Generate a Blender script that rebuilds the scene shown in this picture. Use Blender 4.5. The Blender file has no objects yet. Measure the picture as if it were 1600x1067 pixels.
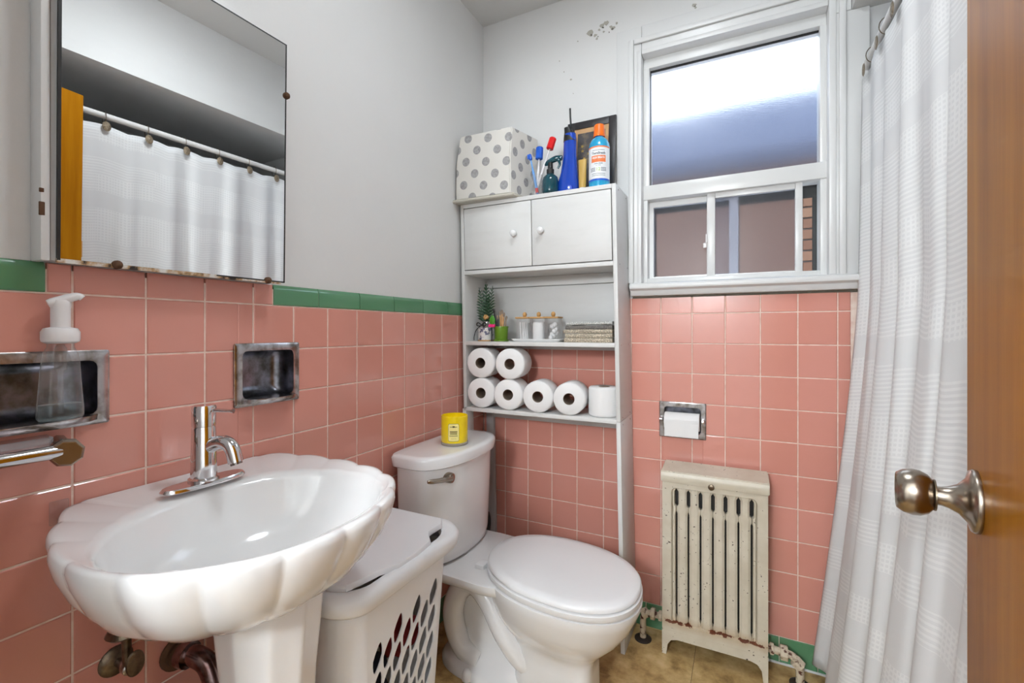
import bpy, bmesh, math, random
from mathutils import Vector, Matrix
random.seed(7)
S = bpy.context.scene
COL = S.collection
R = math.radians
PI = math.pi

# ------------------------------------------------------------------ camera, world, exposure, large lights
cam_d = bpy.data.cameras.new('camera'); cam = bpy.data.objects.new('camera', cam_d); COL.objects.link(cam)
CAM = Vector((1.0374, -1.7952, 1.122))
cam.location = CAM
cam.rotation_euler = (R(90), 0, 0.4627)
cam_d.sensor_width = 36.0; cam_d.lens = 716.107 / 1600 * 36
cam_d.shift_y = -(533.5 - 517.119) / 1600
cam_d.clip_start = 0.01
S.camera = cam
S.view_settings.view_transform = 'Standard'; S.view_settings.look = 'None'
S.view_settings.gamma = 1.0; S.view_settings.use_curve_mapping = False
S.view_settings.exposure = 0.50
S.cycles.max_bounces = 8; S.cycles.diffuse_bounces = 4; S.cycles.glossy_bounces = 4
S.cycles.transmission_bounces = 8; S.cycles.transparent_max_bounces = 10
S.cycles.use_adaptive_sampling = True; S.cycles.adaptive_threshold = .075; S.cycles.adaptive_min_samples = 16
S.cycles.sample_clamp_indirect = 6.0

W = bpy.data.worlds.new('overcast_sky'); S.world = W; W.use_nodes = True
wn = W.node_tree.nodes['Background']; wn.inputs[0].default_value = (0.76, 0.87, 1.0, 1); wn.inputs[1].default_value = 2.8

LAMP_ROOM = 22.0      # emission of the flush bathroom ceiling lamp
HALL_FILL = 100.0      # emission of the added hall fill globe

# ------------------------------------------------------------------ helpers
ORG = {}
def link(o): COL.objects.link(o); return o
def tag(o, label=None, cat=None, group=None, kind=None):
    if label: o['label'] = label
    if cat: o['category'] = cat
    if group: o['group'] = group
    if kind: o['kind'] = kind
    return o
def thing(name, label, cat, loc=(0, 0, 0), group=None, kind=None):
    o = bpy.data.objects.new(name, None); link(o); o.location = loc; o.empty_display_size = .05
    ORG[o] = Vector(loc)
    return tag(o, label, cat, group, kind)
def shade(me, ang=35):
    if ang <= 0: return
    for p in me.polygons: p.use_smooth = True
    try: me.set_sharp_from_angle(angle=R(ang))
    except Exception: pass
def mesh_of(bm, name, smooth=35):
    bmesh.ops.recalc_face_normals(bm, faces=bm.faces[:])
    me = bpy.data.meshes.new(name); bm.to_mesh(me); bm.free(); shade(me, smooth); return me
def part(name, bm, m, parent=None, smooth=35, label=None, cat=None, group=None, kind=None):
    """bm is in world coordinates; the part is stored relative to its parent's origin"""
    org = ORG.get(parent, Vector((0, 0, 0))) if parent else None
    if parent is None:
        # origin at base centre
        xs = [v.co for v in bm.verts]
        lo = Vector((min(v.x for v in xs), min(v.y for v in xs), min(v.z for v in xs)))
        hi = Vector((max(v.x for v in xs), max(v.y for v in xs), max(v.z for v in xs)))
        org = Vector(((lo.x + hi.x) / 2, (lo.y + hi.y) / 2, lo.z))
    bmesh.ops.translate(bm, verts=bm.verts[:], vec=-org)
    me = mesh_of(bm, name, smooth)
    o = bpy.data.objects.new(name, me); link(o)
    ms = m if isinstance(m, (list, tuple)) else [m]
    for q in ms: me.materials.append(q)
    if parent: o.parent = parent
    else: o.location = org
    ORG[o] = org.copy() if parent is None else ORG[parent].copy()
    return tag(o, label, cat, group, kind)
def BM(): return bmesh.new()
def box(bm, lo, hi, bev=0.0, seg=2):
    lo = Vector(lo); hi = Vector(hi)
    r = bmesh.ops.create_cube(bm, size=1.0)
    vs = r['verts']
    for v in vs:
        v.co = Vector([(lo[i] + hi[i]) / 2 + v.co[i] * (hi[i] - lo[i]) for i in range(3)])
    if bev > 0:
        es = list({e for v in vs for e in v.link_edges})
        bmesh.ops.bevel(bm, geom=es, offset=bev, segments=seg, profile=.5, affect='EDGES', clamp_overlap=True)
    return bm
def loft(bm, rings, cap0=True, cap1=True, closed=True):
    vr = [[bm.verts.new(Vector(p)) for p in r] for r in rings]
    n = len(rings[0])
    for a, b in zip(vr, vr[1:]):
        for i in range(n if closed else n - 1):
            j = (i + 1) % n
            bm.faces.new((a[i], a[j], b[j], b[i]))
    if cap0: bm.faces.new(list(reversed(vr[0])))
    if cap1: bm.faces.new(vr[-1])
    return vr
def lathe(bm, prof, c=(0, 0, 0), seg=24, M=None, cap0=True, cap1=True):
    """prof: list of (r, h); axis +z unless M given (3x3/4x4 applied about c)"""
    c = Vector(c); rings = []
    for r, h in prof:
        ring = []
        for i in range(seg):
            a = 2 * PI * i / seg
            p = Vector((r * math.cos(a), r * math.sin(a), h))
            if M is not None: p = M @ p
            ring.append(c + p)
        rings.append(ring)
    return loft(bm, rings, cap0, cap1)
def axis_to(d):
    return Vector((0, 0, 1)).rotation_difference(Vector(d).normalized()).to_matrix()
def tube(bm, pts, r, seg=10, cap=True):
    pts = [Vector(p) for p in pts]
    rs = r if isinstance(r, (list, tuple)) else [r] * len(pts)
    rings = []; prev = None
    for i, p in enumerate(pts):
        if i == 0: d = pts[1] - p
        elif i == len(pts) - 1: d = p - pts[i - 1]
        else: d = (pts[i + 1] - p).normalized() + (p - pts[i - 1]).normalized()
        d.normalize()
        if prev is None:
            u = d.orthogonal().normalized()
        else:
            u = prev - d * prev.dot(d)
            u = u.normalized() if u.length > 1e-6 else d.orthogonal().normalized()
        prev = u; v = d.cross(u)
        rings.append([p + (u * math.cos(2 * PI * k / seg) + v * math.sin(2 * PI * k / seg)) * rs[i] for k in range(seg)])
    return loft(bm, rings, cap, cap)
def smooth_path(pts, n=6):
    pts = [Vector(p) for p in pts]; out = []
    for i in range(len(pts) - 1):
        p0 = pts[max(i - 1, 0)]; p1 = pts[i]; p2 = pts[i + 1]; p3 = pts[min(i + 2, len(pts) - 1)]
        for k in range(n):
            t = k / n
            out.append(.5 * ((2 * p1) + (p2 - p0) * t + (2 * p0 - 5 * p1 + 4 * p2 - p3) * t * t + (3 * p1 - p0 - 3 * p2 + p3) * t ** 3))
    out.append(pts[-1]); return out
def prism(bm, poly, ax, a, b):
    """poly of 2-tuples in the plane normal to ax ('x': (y,z), 'y': (x,z), 'z': (x,y))"""
    def P(q, h):
        return {'x': (h, q[0], q[1]), 'y': (q[0], h, q[1]), 'z': (q[0], q[1], h)}[ax]
    return loft(bm, [[P(q, a) for q in poly], [P(q, b) for q in poly]])
def superell(cx, cy, hx, hy, n=2.0, K=48):
    out = []
    for i in range(K):
        t = 2 * PI * i / K
        c, s_ = math.cos(t), math.sin(t)
        out.append((cx + hx * math.copysign(abs(c) ** (2 / n), c), cy + hy * math.copysign(abs(s_) ** (2 / n), s_)))
    return out
def rrect(x0, x1, y0, y1, r, k=5):
    out = []
    for cx, cy, a0 in ((x1 - r, y1 - r, 0), (x0 + r, y1 - r, 90), (x0 + r, y0 + r, 180), (x1 - r, y0 + r, 270)):
        for i in range(k + 1):
            a = R(a0 + 90 * i / k); out.append((cx + r * math.cos(a), cy + r * math.sin(a)))
    return out
def text_verts(txt, size, bold=False):
    c = bpy.data.curves.new('t', 'FONT'); c.body = txt; c.size = size; c.align_x = 'CENTER'; c.align_y = 'CENTER'
    c.resolution_u = 2
    if bold: c.offset = size * .02
    o = bpy.data.objects.new('t', c); COL.objects.link(o)
    me = bpy.data.meshes.new_from_object(o.evaluated_get(bpy.context.evaluated_depsgraph_get()))
    bpy.data.objects.remove(o); bpy.data.curves.remove(c)
    vs = [v.co.copy() for v in me.vertices]; fs = [list(p.vertices) for p in me.polygons]
    bpy.data.meshes.remove(me); return vs, fs
def add_text(bm, txt, size, fn, bold=False, sx=1.0):
    vs, fs = text_verts(txt, size, bold)
    nv = [bm.verts.new(fn(v.x * sx, v.y)) for v in vs]
    for f in fs:
        try: bm.faces.new([nv[i] for i in f])
        except ValueError: pass

# ------------------------------------------------------------------ materials
def mat(name, col, rough=.5, metal=0.0, **kw):
    m = bpy.data.materials.new(name); m.use_nodes = True
    b = m.node_tree.nodes['Principled BSDF']
    b.inputs['Base Color'].default_value = (*col, 1); b.inputs['Roughness'].default_value = rough
    b.inputs['Metallic'].default_value = metal
    for k, v in kw.items():
        k2 = k.replace('_', ' ')
        if k2 in b.inputs: b.inputs[k2].default_value = v
    return m
def N(m): return m.node_tree.nodes, m.node_tree.links, m.node_tree.nodes['Principled BSDF']
def noise(m, scale, detail=4, coord='Object', rough=.55, sc=None):
    n, l, b = N(m)
    tc = n.new('ShaderNodeTexCoord'); no = n.new('ShaderNodeTexNoise')
    no.inputs['Scale'].default_value = scale; no.inputs['Detail'].default_value = detail; no.inputs['Roughness'].default_value = rough
    if sc:
        mp = n.new('ShaderNodeMapping'); mp.inputs['Scale'].default_value = sc
        l.new(tc.outputs[coord], mp.inputs[0]); l.new(mp.outputs[0], no.inputs['Vector'])
    else: l.new(tc.outputs[coord], no.inputs['Vector'])
    return no
def ramp(m, fac, stops):
    n, l, b = N(m); r = n.new('ShaderNodeValToRGB')
    while len(r.color_ramp.elements) < len(stops): r.color_ramp.elements.new(.5)
    for e, (p, c) in zip(r.color_ramp.elements, stops):
        e.position = p; e.color = (*c, 1) if len(c) == 3 else c
    l.new(fac, r.inputs[0]); return r
def bump(m, fac, strength=.2, dist=.002):
    n, l, b = N(m); bp = n.new('ShaderNodeBump'); bp.inputs['Strength'].default_value = strength; bp.inputs['Distance'].default_value = dist
    l.new(fac, bp.inputs['Height']); l.new(bp.outputs[0], b.inputs['Normal']); return bp
def mixc(m, fac, a, bcol):
    n, l, b = N(m); x = n.new('ShaderNodeMix'); x.data_type = 'RGBA'
    for sock, v in ((x.inputs[0], fac), (x.inputs[6], a), (x.inputs[7], bcol)):
        if hasattr(v, 'links'): l.new(v, sock)
        elif isinstance(v, tuple): sock.default_value = (*v, 1)
        else: sock.default_value = v
    return x.outputs[2]
def math_(m, op, a, b=None):
    n, l, _ = N(m); x = n.new('ShaderNodeMath'); x.operation = op
    for i, v in enumerate((a, b)):
        if v is None: continue
        if hasattr(v, 'links'): l.new(v, x.inputs[i])
        else: x.inputs[i].default_value = v
    return x.outputs[0]
def setcol(m, sock): n, l, b = N(m); l.new(sock, b.inputs['Base Color'])

def plaster(name, col):
    m = mat(name, col, .62)
    a = noise(m, 2.2, 5, 'Generated'); c = ramp(m, a.outputs[0], [(.3, tuple(x * .94 for x in col)), (.7, col)]); setcol(m, c.outputs[0])
    b = noise(m, 60, 6); bump(m, b.outputs[0], .25, .002); return m
M = {}
M['plaster'] = plaster('plaster_white', (.74, .738, .73))
M['ceil'] = plaster('ceiling_paint', (.74, .735, .72))
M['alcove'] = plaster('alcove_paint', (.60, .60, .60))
M['grout'] = mat('grout', (.80, .60, .50), .8)
nb = noise(M['grout'], 40); setcol(M['grout'], ramp(M['grout'], nb.outputs[0], [(.3, (.74, .52, .43)), (.6, (.86, .70, .61))]).outputs[0])
def tilemat(name, c0, c1, rough):
    m = mat(name, c0, rough); n, l, b = N(m)
    oi = n.new('ShaderNodeObjectInfo'); no = noise(m, 9, 3)
    f = math_(m, 'ADD', math_(m, 'MULTIPLY', oi.outputs['Random'], .6), math_(m, 'MULTIPLY', no.outputs[0], .4))
    setcol(m, ramp(m, f, [(.1, c0), (.9, c1)]).outputs[0])
    b.inputs['Coat Weight'].default_value = .25; b.inputs['Coat Roughness'].default_value = .08
    no2 = noise(m, 16, 2); bump(m, no2.outputs[0], .08, .002)
    return m
M['pink'] = tilemat('pink_glazed_tile', (.645, .275, .215), (.705, .318, .26), .13)
M['green'] = tilemat('green_glazed_tile', (.085, .235, .115), (.11, .28, .145), .16)
M['wood_white'] = mat('white_painted_board', (.76, .755, .735), .45)
na = noise(M['wood_white'], 7, 6, sc=(1, 1, 5)); setcol(M['wood_white'], ramp(M['wood_white'], na.outputs[0], [(.2, (.66, .655, .64)), (.5, (.695, .692, .68))]).outputs[0])
M['trim'] = mat('gloss_white_trim', (.72, .72, .715), .32)
nt = noise(M['trim'], 24, 5); bump(M['trim'], nt.outputs[0], .07, .003)
M['vinyl'] = mat('white_window_vinyl', (.72, .72, .71), .3)
M['dark_strip'] = mat('dark_brown', (.10, .085, .06), .8)
M['porc'] = mat('white_porcelain', (.84, .84, .84), .12, Coat_Weight=.4, Coat_Roughness=.03)
M['porc_tank'] = mat('white_vitreous_china', (.82, .82, .825), .14, Coat_Weight=.4, Coat_Roughness=.04)
M['seat'] = mat('white_plastic_seat', (.83, .83, .84), .28)
M['plastic'] = mat('white_plastic', (.82, .83, .85), .38)
M['chrome'] = mat('chrome', (.72, .71, .72), .07, 1.0)
M['oldchrome'] = mat('aged_chrome', (.46, .44, .45), .22, 1.0)
no_ = noise(M['oldchrome'], 35, 6); setcol(M['oldchrome'], ramp(M['oldchrome'], no_.outputs[0], [(.35, (.20, .17, .14)), (.6, (.52, .50, .51))]).outputs[0])
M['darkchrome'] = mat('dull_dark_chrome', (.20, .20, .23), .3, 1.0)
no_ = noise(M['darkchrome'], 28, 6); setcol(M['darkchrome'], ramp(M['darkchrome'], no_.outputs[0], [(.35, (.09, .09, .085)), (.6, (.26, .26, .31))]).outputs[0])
M['nickel'] = mat('brushed_nickel', (.36, .305, .25), .26, 1.0)
M['bronze'] = mat('tarnished_bronze', (.20, .16, .11), .4, 1.0)
nn = noise(M['bronze'], 50, 5); setcol(M['bronze'], ramp(M['bronze'], nn.outputs[0], [(.3, (.10, .07, .05)), (.7, (.30, .25, .18))]).outputs[0])
M['pipe'] = mat('tarnished_drain_pipe', (.28, .20, .18), .22, 1.0)
nn = noise(M['pipe'], 30, 5); setcol(M['pipe'], ramp(M['pipe'], nn.outputs[0], [(.35, (.13, .06, .05)), (.62, (.40, .31, .31))]).outputs[0])
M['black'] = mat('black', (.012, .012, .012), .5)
M['rust'] = mat('rust', (.10, .045, .02), .85)
M['mirror'] = mat('mirror_silver', (.92, .93, .93), .0, 1.0)
M['paper'] = mat('white_paper', (.86, .86, .86), .9)
np_ = noise(M['paper'], 160, 3); bump(M['paper'], np_.outputs[0], .3, .001)
M['card'] = mat('cardboard', (.26, .20, .15), .9)
M['yellow'] = mat('yellow_glass', (.92, .68, .004), .25, Coat_Weight=.3)
M['cream_label'] = mat('pale_yellow_label', (.93, .80, .30), .6)
M['ink'] = mat('dark_ink', (.09, .075, .02), .7)
M['glassgrey'] = mat('smoky_glass_base', (.32, .28, .22), .2)
# amber door wood
m = mat('amber_varnished_wood', (.40, .17, .035), .3, Specular_IOR_Level=.02); M['door'] = m
a = noise(m, 3.0, 6, sc=(9, 9, .55), rough=.6); setcol(m, ramp(m, a.outputs[0], [(.25, (.26, .085, .003)), (.5, (.37, .14, .005)), (.75, (.46, .19, .010))]).outputs[0])
bb = noise(m, 6, 4, sc=(5, 5, .8)); bump(m, bb.outputs[0], .12, .002)
M['rawwood'] = mat('bare_wood', (.62, .36, .17), .8)
# floor
m = mat('brown_mottled_vinyl', (.28, .18, .09), .42); M['floor'] = m
n, l, b = N(m); oi = n.new('ShaderNodeObjectInfo')
a = noise(m, 11, 7, rough=.65)
setcol(m, ramp(m, a.outputs[0], [(.30, (.17, .095, .032)), (.46, (.46, .30, .12)), (.60, (.62, .44, .21)), (.75, (.70, .53, .30))]).outputs[0])
M['joint'] = mat('floor_joint', (.14, .09, .05), .8)
# radiator enamel with chips and rust
m = mat('chipped_cream_enamel', (.60, .55, .45), .35); M['rad'] = m
a = noise(m, 130, 4, rough=.5); b2 = noise(m, 14, 3)
f = math_(m, 'GREATER_THAN', math_(m, 'ADD', a.outputs[0], math_(m, 'MULTIPLY', b2.outputs[0], .30)), .855)
base = ramp(m, b2.outputs[0], [(.3, (.58, .52, .41)), (.7, (.68, .63, .52))])
n, l, b = N(m); tc = n.new('ShaderNodeTexCoord'); sx = n.new('ShaderNodeSeparateXYZ'); l.new(tc.outputs['Object'], sx.inputs[0])
rn = noise(m, 38, 5)
band = math_(m, 'SUBTRACT', 1.0, math_(m, 'MULTIPLY', math_(m, 'ABSOLUTE', math_(m, 'SUBTRACT', sx.outputs[2], .116)), 42.0))
band = math_(m, 'MAXIMUM', band, 0.0)
rf = math_(m, 'GREATER_THAN', math_(m, 'MULTIPLY', band, rn.outputs[0]), .455)
rf2 = math_(m, 'MULTIPLY', band, math_(m, 'MULTIPLY', rn.outputs[0], 1.0))
c1 = mixc(m, f, base.outputs[0], (.045, .022, .012))
c2 = mixc(m, math_(m, 'MINIMUM', rf2, .75), c1, (.40, .23, .075))
setcol(m, mixc(m, rf, c2, (.13, .035, .015)))
m = mat('flaking_pipe_paint', (.62, .54, .42), .6); M['radpipe'] = m
a = noise(m, 55, 5); setcol(m, ramp(m, a.outputs[0], [(.38, (.10, .03, .015)), (.45, (.62, .53, .40)), (.8, (.70, .62, .48))]).outputs[0]); bump(m, a.outputs[0], .8, .006)
# curtain
m = mat('white_woven_curtain', (.86, .86, .86), .85); M['curtain'] = m
n, l, b = N(m); b.inputs['Subsurface Weight'].default_value = 0
tc = n.new('ShaderNodeTexCoord'); sx = n.new('ShaderNodeSeparateXYZ'); l.new(tc.outputs['UV'], sx.inputs[0])
z = sx.outputs[1]; yy = sx.outputs[0]
bandid = math_(m, 'FLOOR', math_(m, 'MULTIPLY', z, 15.0))
wn_ = n.new('ShaderNodeTexWhiteNoise'); wn_.noise_dimensions = '2D'
cmb = n.new('ShaderNodeCombineXYZ'); l.new(bandid, cmb.inputs[0])
l.new(math_(m, 'FLOOR', math_(m, 'MULTIPLY', yy, 5.2)), cmb.inputs[1]); l.new(cmb.outputs[0], wn_.inputs['Vector'])
wn2 = n.new('ShaderNodeTexWhiteNoise'); wn2.noise_dimensions = '1D'; l.new(bandid, wn2.inputs['W'])
hl = math_(m, 'SINE', math_(m, 'MULTIPLY', z, 2 * PI / .011))
vl = math_(m, 'SINE', math_(m, 'MULTIPLY', yy, 2 * PI / .010))
hl = math_(m, 'GREATER_THAN', hl, .1); vl = math_(m, 'GREATER_THAN', vl, .3)
useh = math_(m, 'GREATER_THAN', wn2.outputs[0], .35)
usev = math_(m, 'GREATER_THAN', wn_.outputs[0], .62)
pat = math_(m, 'MULTIPLY', useh, math_(m, 'MAXIMUM', hl, math_(m, 'MULTIPLY', usev, vl)))
setcol(m, mixc(m, pat, (.835, .835, .84), (.93, .93, .93)))
bump(m, pat, .5, .002)
tr = n.new('ShaderNodeBsdfTranslucent'); tr.inputs[0].default_value = (.8, .8, .8, 1)
mx = n.new('ShaderNodeMixShader'); mx.inputs[0].default_value = .22
out = n['Material Output']; l.new(b.outputs[0], mx.inputs[1]); l.new(tr.outputs[0], mx.inputs[2]); l.new(mx.outputs[0], out.inputs[0])
# glass
def glass(name, col, rough, ior=1.45):
    m = mat(name, col, rough, 0.0); b = N(m)[2]
    b.inputs['Transmission Weight'].default_value = 1.0; b.inputs['IOR'].default_value = ior; return m
M['frost'] = glass('frosted_pane', (.93, .95, 1.0), .22, 1.3)
nf = noise(M['frost'], 260, 2); bump(M['frost'], nf.outputs[0], .35, .001)
M['frost2'] = glass('frosted_sash_pane', (.74, .76, .86), .34, 1.3)  # tinted darker than the upper pane to stand in for outdoor shade
def thin_glass(name, col, alpha):
    m = bpy.data.materials.new(name); m.use_nodes = True; n = m.node_tree.nodes; l = m.node_tree.links; n.clear()
    o = n.new('ShaderNodeOutputMaterial'); t = n.new('ShaderNodeBsdfTransparent'); g = n.new('ShaderNodeBsdfGlossy'); mx = n.new('ShaderNodeMixShader')
    fr = n.new('ShaderNodeLayerWeight'); fr.inputs[0].default_value = .25
    t.inputs[0].default_value = (*col, 1); g.inputs['Roughness'].default_value = .04
    df = n.new('ShaderNodeBsdfDiffuse'); df.inputs[0].default_value = (.85, .85, .86, 1); m2 = n.new('ShaderNodeMixShader'); m2.inputs[0].default_value = .45  # white diffuse mixed in stands in for bright edge reflections
    l.new(g.outputs[0], m2.inputs[1]); l.new(df.outputs[0], m2.inputs[2])
    ad = n.new('ShaderNodeMath'); ad.operation = 'ADD'; ad.inputs[1].default_value = alpha; pw = n.new('ShaderNodeMath'); pw.operation = 'POWER'; pw.inputs[1].default_value = 1.6; l.new(fr.outputs['Facing'], pw.inputs[0]); l.new(pw.outputs[0], ad.inputs[0])
    l.new(ad.outputs[0], mx.inputs[0]); l.new(t.outputs[0], mx.inputs[1]); l.new(m2.outputs[0], mx.inputs[2]); l.new(mx.outputs[0], o.inputs[0]); return m
M['clear'] = thin_glass('clear_plastic', (.96, .96, .96), .07)
M['shelfglass'] = thin_glass('glass_shelf', (.90, .86, .88), .10)
M['soapliq'] = thin_glass('pale_soap', (.72, .80, .80), .02)
M['milky'] = mat('milky_plastic', (.82, .80, .80), .35)
M['blue'] = mat('blue_plastic', (.008, .055, .42), .15, Coat_Weight=.4)
M['aqua'] = mat('aqua_plastic', (.02, .33, .58), .2, Coat_Weight=.4)
M['teal'] = mat('dark_teal_plastic', (.004, .055, .075), .15, Coat_Weight=.4)
M['orange'] = mat('orange_cap', (.90, .17, .012), .35)
M['red'] = mat('red_plastic', (.70, .01, .012), .3)
M['bluecap'] = mat('bright_blue_plastic', (.01, .10, .55), .35)
M['ltblue'] = mat('light_blue_plastic', (.13, .35, .75), .35)
M['tan'] = mat('tan_tube', (.52, .33, .08), .45)
M['labelw'] = mat('white_label', (.82, .84, .86), .4)
M['labelo'] = mat('orange_label_block', (.80, .20, .06), .5)
M['labelk'] = mat('label_print_dark', (.06, .08, .10), .6)
M['labelg'] = mat('label_print_green', (.45, .62, .15), .6)
M['frameblk'] = mat('dark_frame', (.03, .028, .03), .4)
M['artmat'] = mat('tan_mount', (.55, .33, .16), .7)
M['art'] = mat('dark_print', (.06, .055, .06), .5)
na = noise(M['art'], 22, 4); setcol(M['art'], ramp(M['art'], na.outputs[0], [(.50, (.06, .055, .06)), (.66, (.18, .14, .09))]).outputs[0])
M['leaf'] = mat('dark_green_leaf', (.010, .050, .014), .5)
M['leaf2'] = mat('bright_green_leaf', (.06, .27, .015), .45)
M['greenpot'] = mat('green_enamel_pot', (.12, .24, .015), .35)
m = mat('patterned_ceramic', (.75, .73, .70), .3); M['pot'] = m
a = noise(m, 55, 2); setcol(m, ramp(m, a.outputs[0], [(.40, (.12, .12, .20)), (.47, (.74, .72, .70))]).outputs[0])
M['pink_item'] = mat('hot_pink_plastic', (.75, .02, .18), .4)
M['bamboo'] = mat('bamboo', (.52, .29, .10), .55)
M['cotton'] = mat('cotton', (.88, .88, .88), .95)
def knit(name, col, s_):
    m = mat(name, col, .95); n, l, b = N(m); w = n.new('ShaderNodeTexVoronoi'); w.inputs['Scale'].default_value = s_
    tc = n.new('ShaderNodeTexCoord'); l.new(tc.outputs['Object'], w.inputs['Vector'])
    setcol(m, ramp(m, w.outputs['Distance'], [(.1, col), (.6, tuple(x * .45 for x in col))]).outputs[0]); bump(m, w.outputs['Distance'], -.8, .004); return m
M['clothbeige'] = knit('beige_knit', (.78, .68, .53), 170)
M['clothgrey'] = knit('grey_knit', (.26, .24, .22), 220)
M['clothwhite'] = knit('white_knit', (.80, .81, .78), 220)
M['navy'] = mat('navy_cloth', (.01, .012, .028), .9)
M['redcloth'] = mat('red_cloth', (.25, .015, .02), .9)
M['greycloth'] = mat('grey_cloth', (.42, .41, .40), .9)
# polka-dot fabric: staggered round dots printed on a cream fabric
m = mat('polka_dot_fabric', (.68, .66, .62), .85); M['dots'] = m
n, l, b = N(m); tc = n.new('ShaderNodeTexCoord'); sx = n.new('ShaderNodeSeparateXYZ'); l.new(tc.outputs['Object'], sx.inputs[0])
u_ = math_(m, 'ADD', sx.outputs[0], sx.outputs[1]); v_ = sx.outputs[2]
ca, sa = math.cos(R(38)), math.sin(R(38)); P_ = .066
uu = math_(m, 'ADD', math_(m, 'MULTIPLY', u_, ca / P_), math_(m, 'MULTIPLY', v_, sa / P_))
vv = math_(m, 'ADD', math_(m, 'MULTIPLY', u_, -sa / P_), math_(m, 'MULTIPLY', v_, ca / P_))
fu = math_(m, 'SUBTRACT', math_(m, 'FRACT', math_(m, 'ADD', uu, 20.0)), .5); fv = math_(m, 'SUBTRACT', math_(m, 'FRACT', math_(m, 'ADD', vv, 20.0)), .5)
dd = math_(m, 'SQRT', math_(m, 'ADD', math_(m, 'MULTIPLY', fu, fu), math_(m, 'MULTIPLY', fv, fv)))
dn = noise(m, 120, 3)
dcol = ramp(m, dn.outputs[0], [(.3, (.27, .26, .26)), (.7, (.42, .41, .41))])
setcol(m, mixc(m, math_(m, 'LESS_THAN', dd, .265), (.70, .675, .63), dcol.outputs[0]))
M['brick'] = mat('orange_brick', (.42, .17, .075), .85)
n, l, b = N(M['brick']); oi = n.new('ShaderNodeObjectInfo'); setcol(M['brick'], ramp(M['brick'], oi.outputs['Random'], [(0, (.15, .070, .042)), (1, (.23, .125, .075))]).outputs[0])
M['mortar'] = mat('mortar', (.17, .15, .14), .9)
M['eave'] = mat('blue_grey_eave', (.11, .125, .18), .7)
def emit(name, col, s_):
    m = bpy.data.materials.new(name); m.use_nodes = True; n = m.node_tree.nodes; l = m.node_tree.links; n.clear()
    o = n.new('ShaderNodeOutputMaterial'); e = n.new('ShaderNodeEmission'); e.inputs[0].default_value = (*col, 1); e.inputs[1].default_value = s_; l.new(e.outputs[0], o.inputs[0]); return m

# ------------------------------------------------------------------ room shell
T = .11
ZA = 10.78 * T            # top grout line of the first whole pink row
ROWZ = [ZA - T * k for k in range(11)]
CEIL = 2.5
BX = 1.354                # bulkhead face / edge of the tub alcove
def rect_minus(r, h):
    x0, x1, z0, z1 = r; a, b_, c, d = h
    if b_ <= x0 or a >= x1 or d <= z0 or c >= z1: return [r]
    out = []
    if a > x0: out.append((x0, a, z0, z1))
    if b_ < x1: out.append((b_, x1, z0, z1))
    xa, xb = max(x0, a), min(x1, b_)
    if c > z0: out.append((xa, xb, z0, c))
    if d < z1: out.append((xa, xb, d, z1))
    return out
def cut(rects, holes):
    for h in holes:
        rects = [q for r in rects for q in rect_minus(r, h)]
    return [r for r in rects if r[1] - r[0] > .002 and r[3] - r[2] > .002]
NICHE_S = (-1.131, -.984, .957, 1.081)     # hole of the narrow niche (y0,y1,z0,z1)
NICHE_W = (-1.640, -1.386, .968, 1.076)    # hole of the wide niche
HOLES_L = [NICHE_S, NICHE_W]
TPH = (.775, .915, .738, .848)             # recess of the paper holder on the back wall (x0,x1,z0,z1)
WIN = (.70, 1.292, 1.300, 2.175)           # window opening
def slab(bm, rects, ax, a, b):
    for r in rects:
        if ax == 'x': box(bm, (a, r[0], r[2]), (b, r[1], r[3]))
        else: box(bm, (r[0], a, r[2]), (r[1], b, r[3]))
# left wall
wl = part('wall_left', (lambda bm: (slab(bm, cut([(-1.84, .12, 0, CEIL)], HOLES_L), 'x', -.14, -.008), bm)[1])(BM()), M['plaster'], smooth=0, kind='structure',
          label='white painted wall above pink tiles behind the sink')
part('grout_bed', (lambda bm: (slab(bm, cut([(-1.72, 0, 0, ZA + .04)], HOLES_L), 'x', -.0079, -.0016), bm)[1])(BM()), M['grout'], wl, 0)
wb_holes = [(WIN[0], WIN[1], WIN[2], WIN[3]), TPH]
wb = part('wall_back', (lambda bm: (slab(bm, cut([(-.008, 2.15, 0, CEIL)], wb_holes), 'y', .008, .14), bm)[1])(BM()), M['plaster'], smooth=0, kind='structure',
          label='white painted wall with window above pink tiles')
part('grout_bed', (lambda bm: (slab(bm, cut([(0, BX + .02, 0, ZA + .06)], [TPH]), 'y', .0016, .0079), bm)[1])(BM()), M['grout'], wb, 0)

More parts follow.
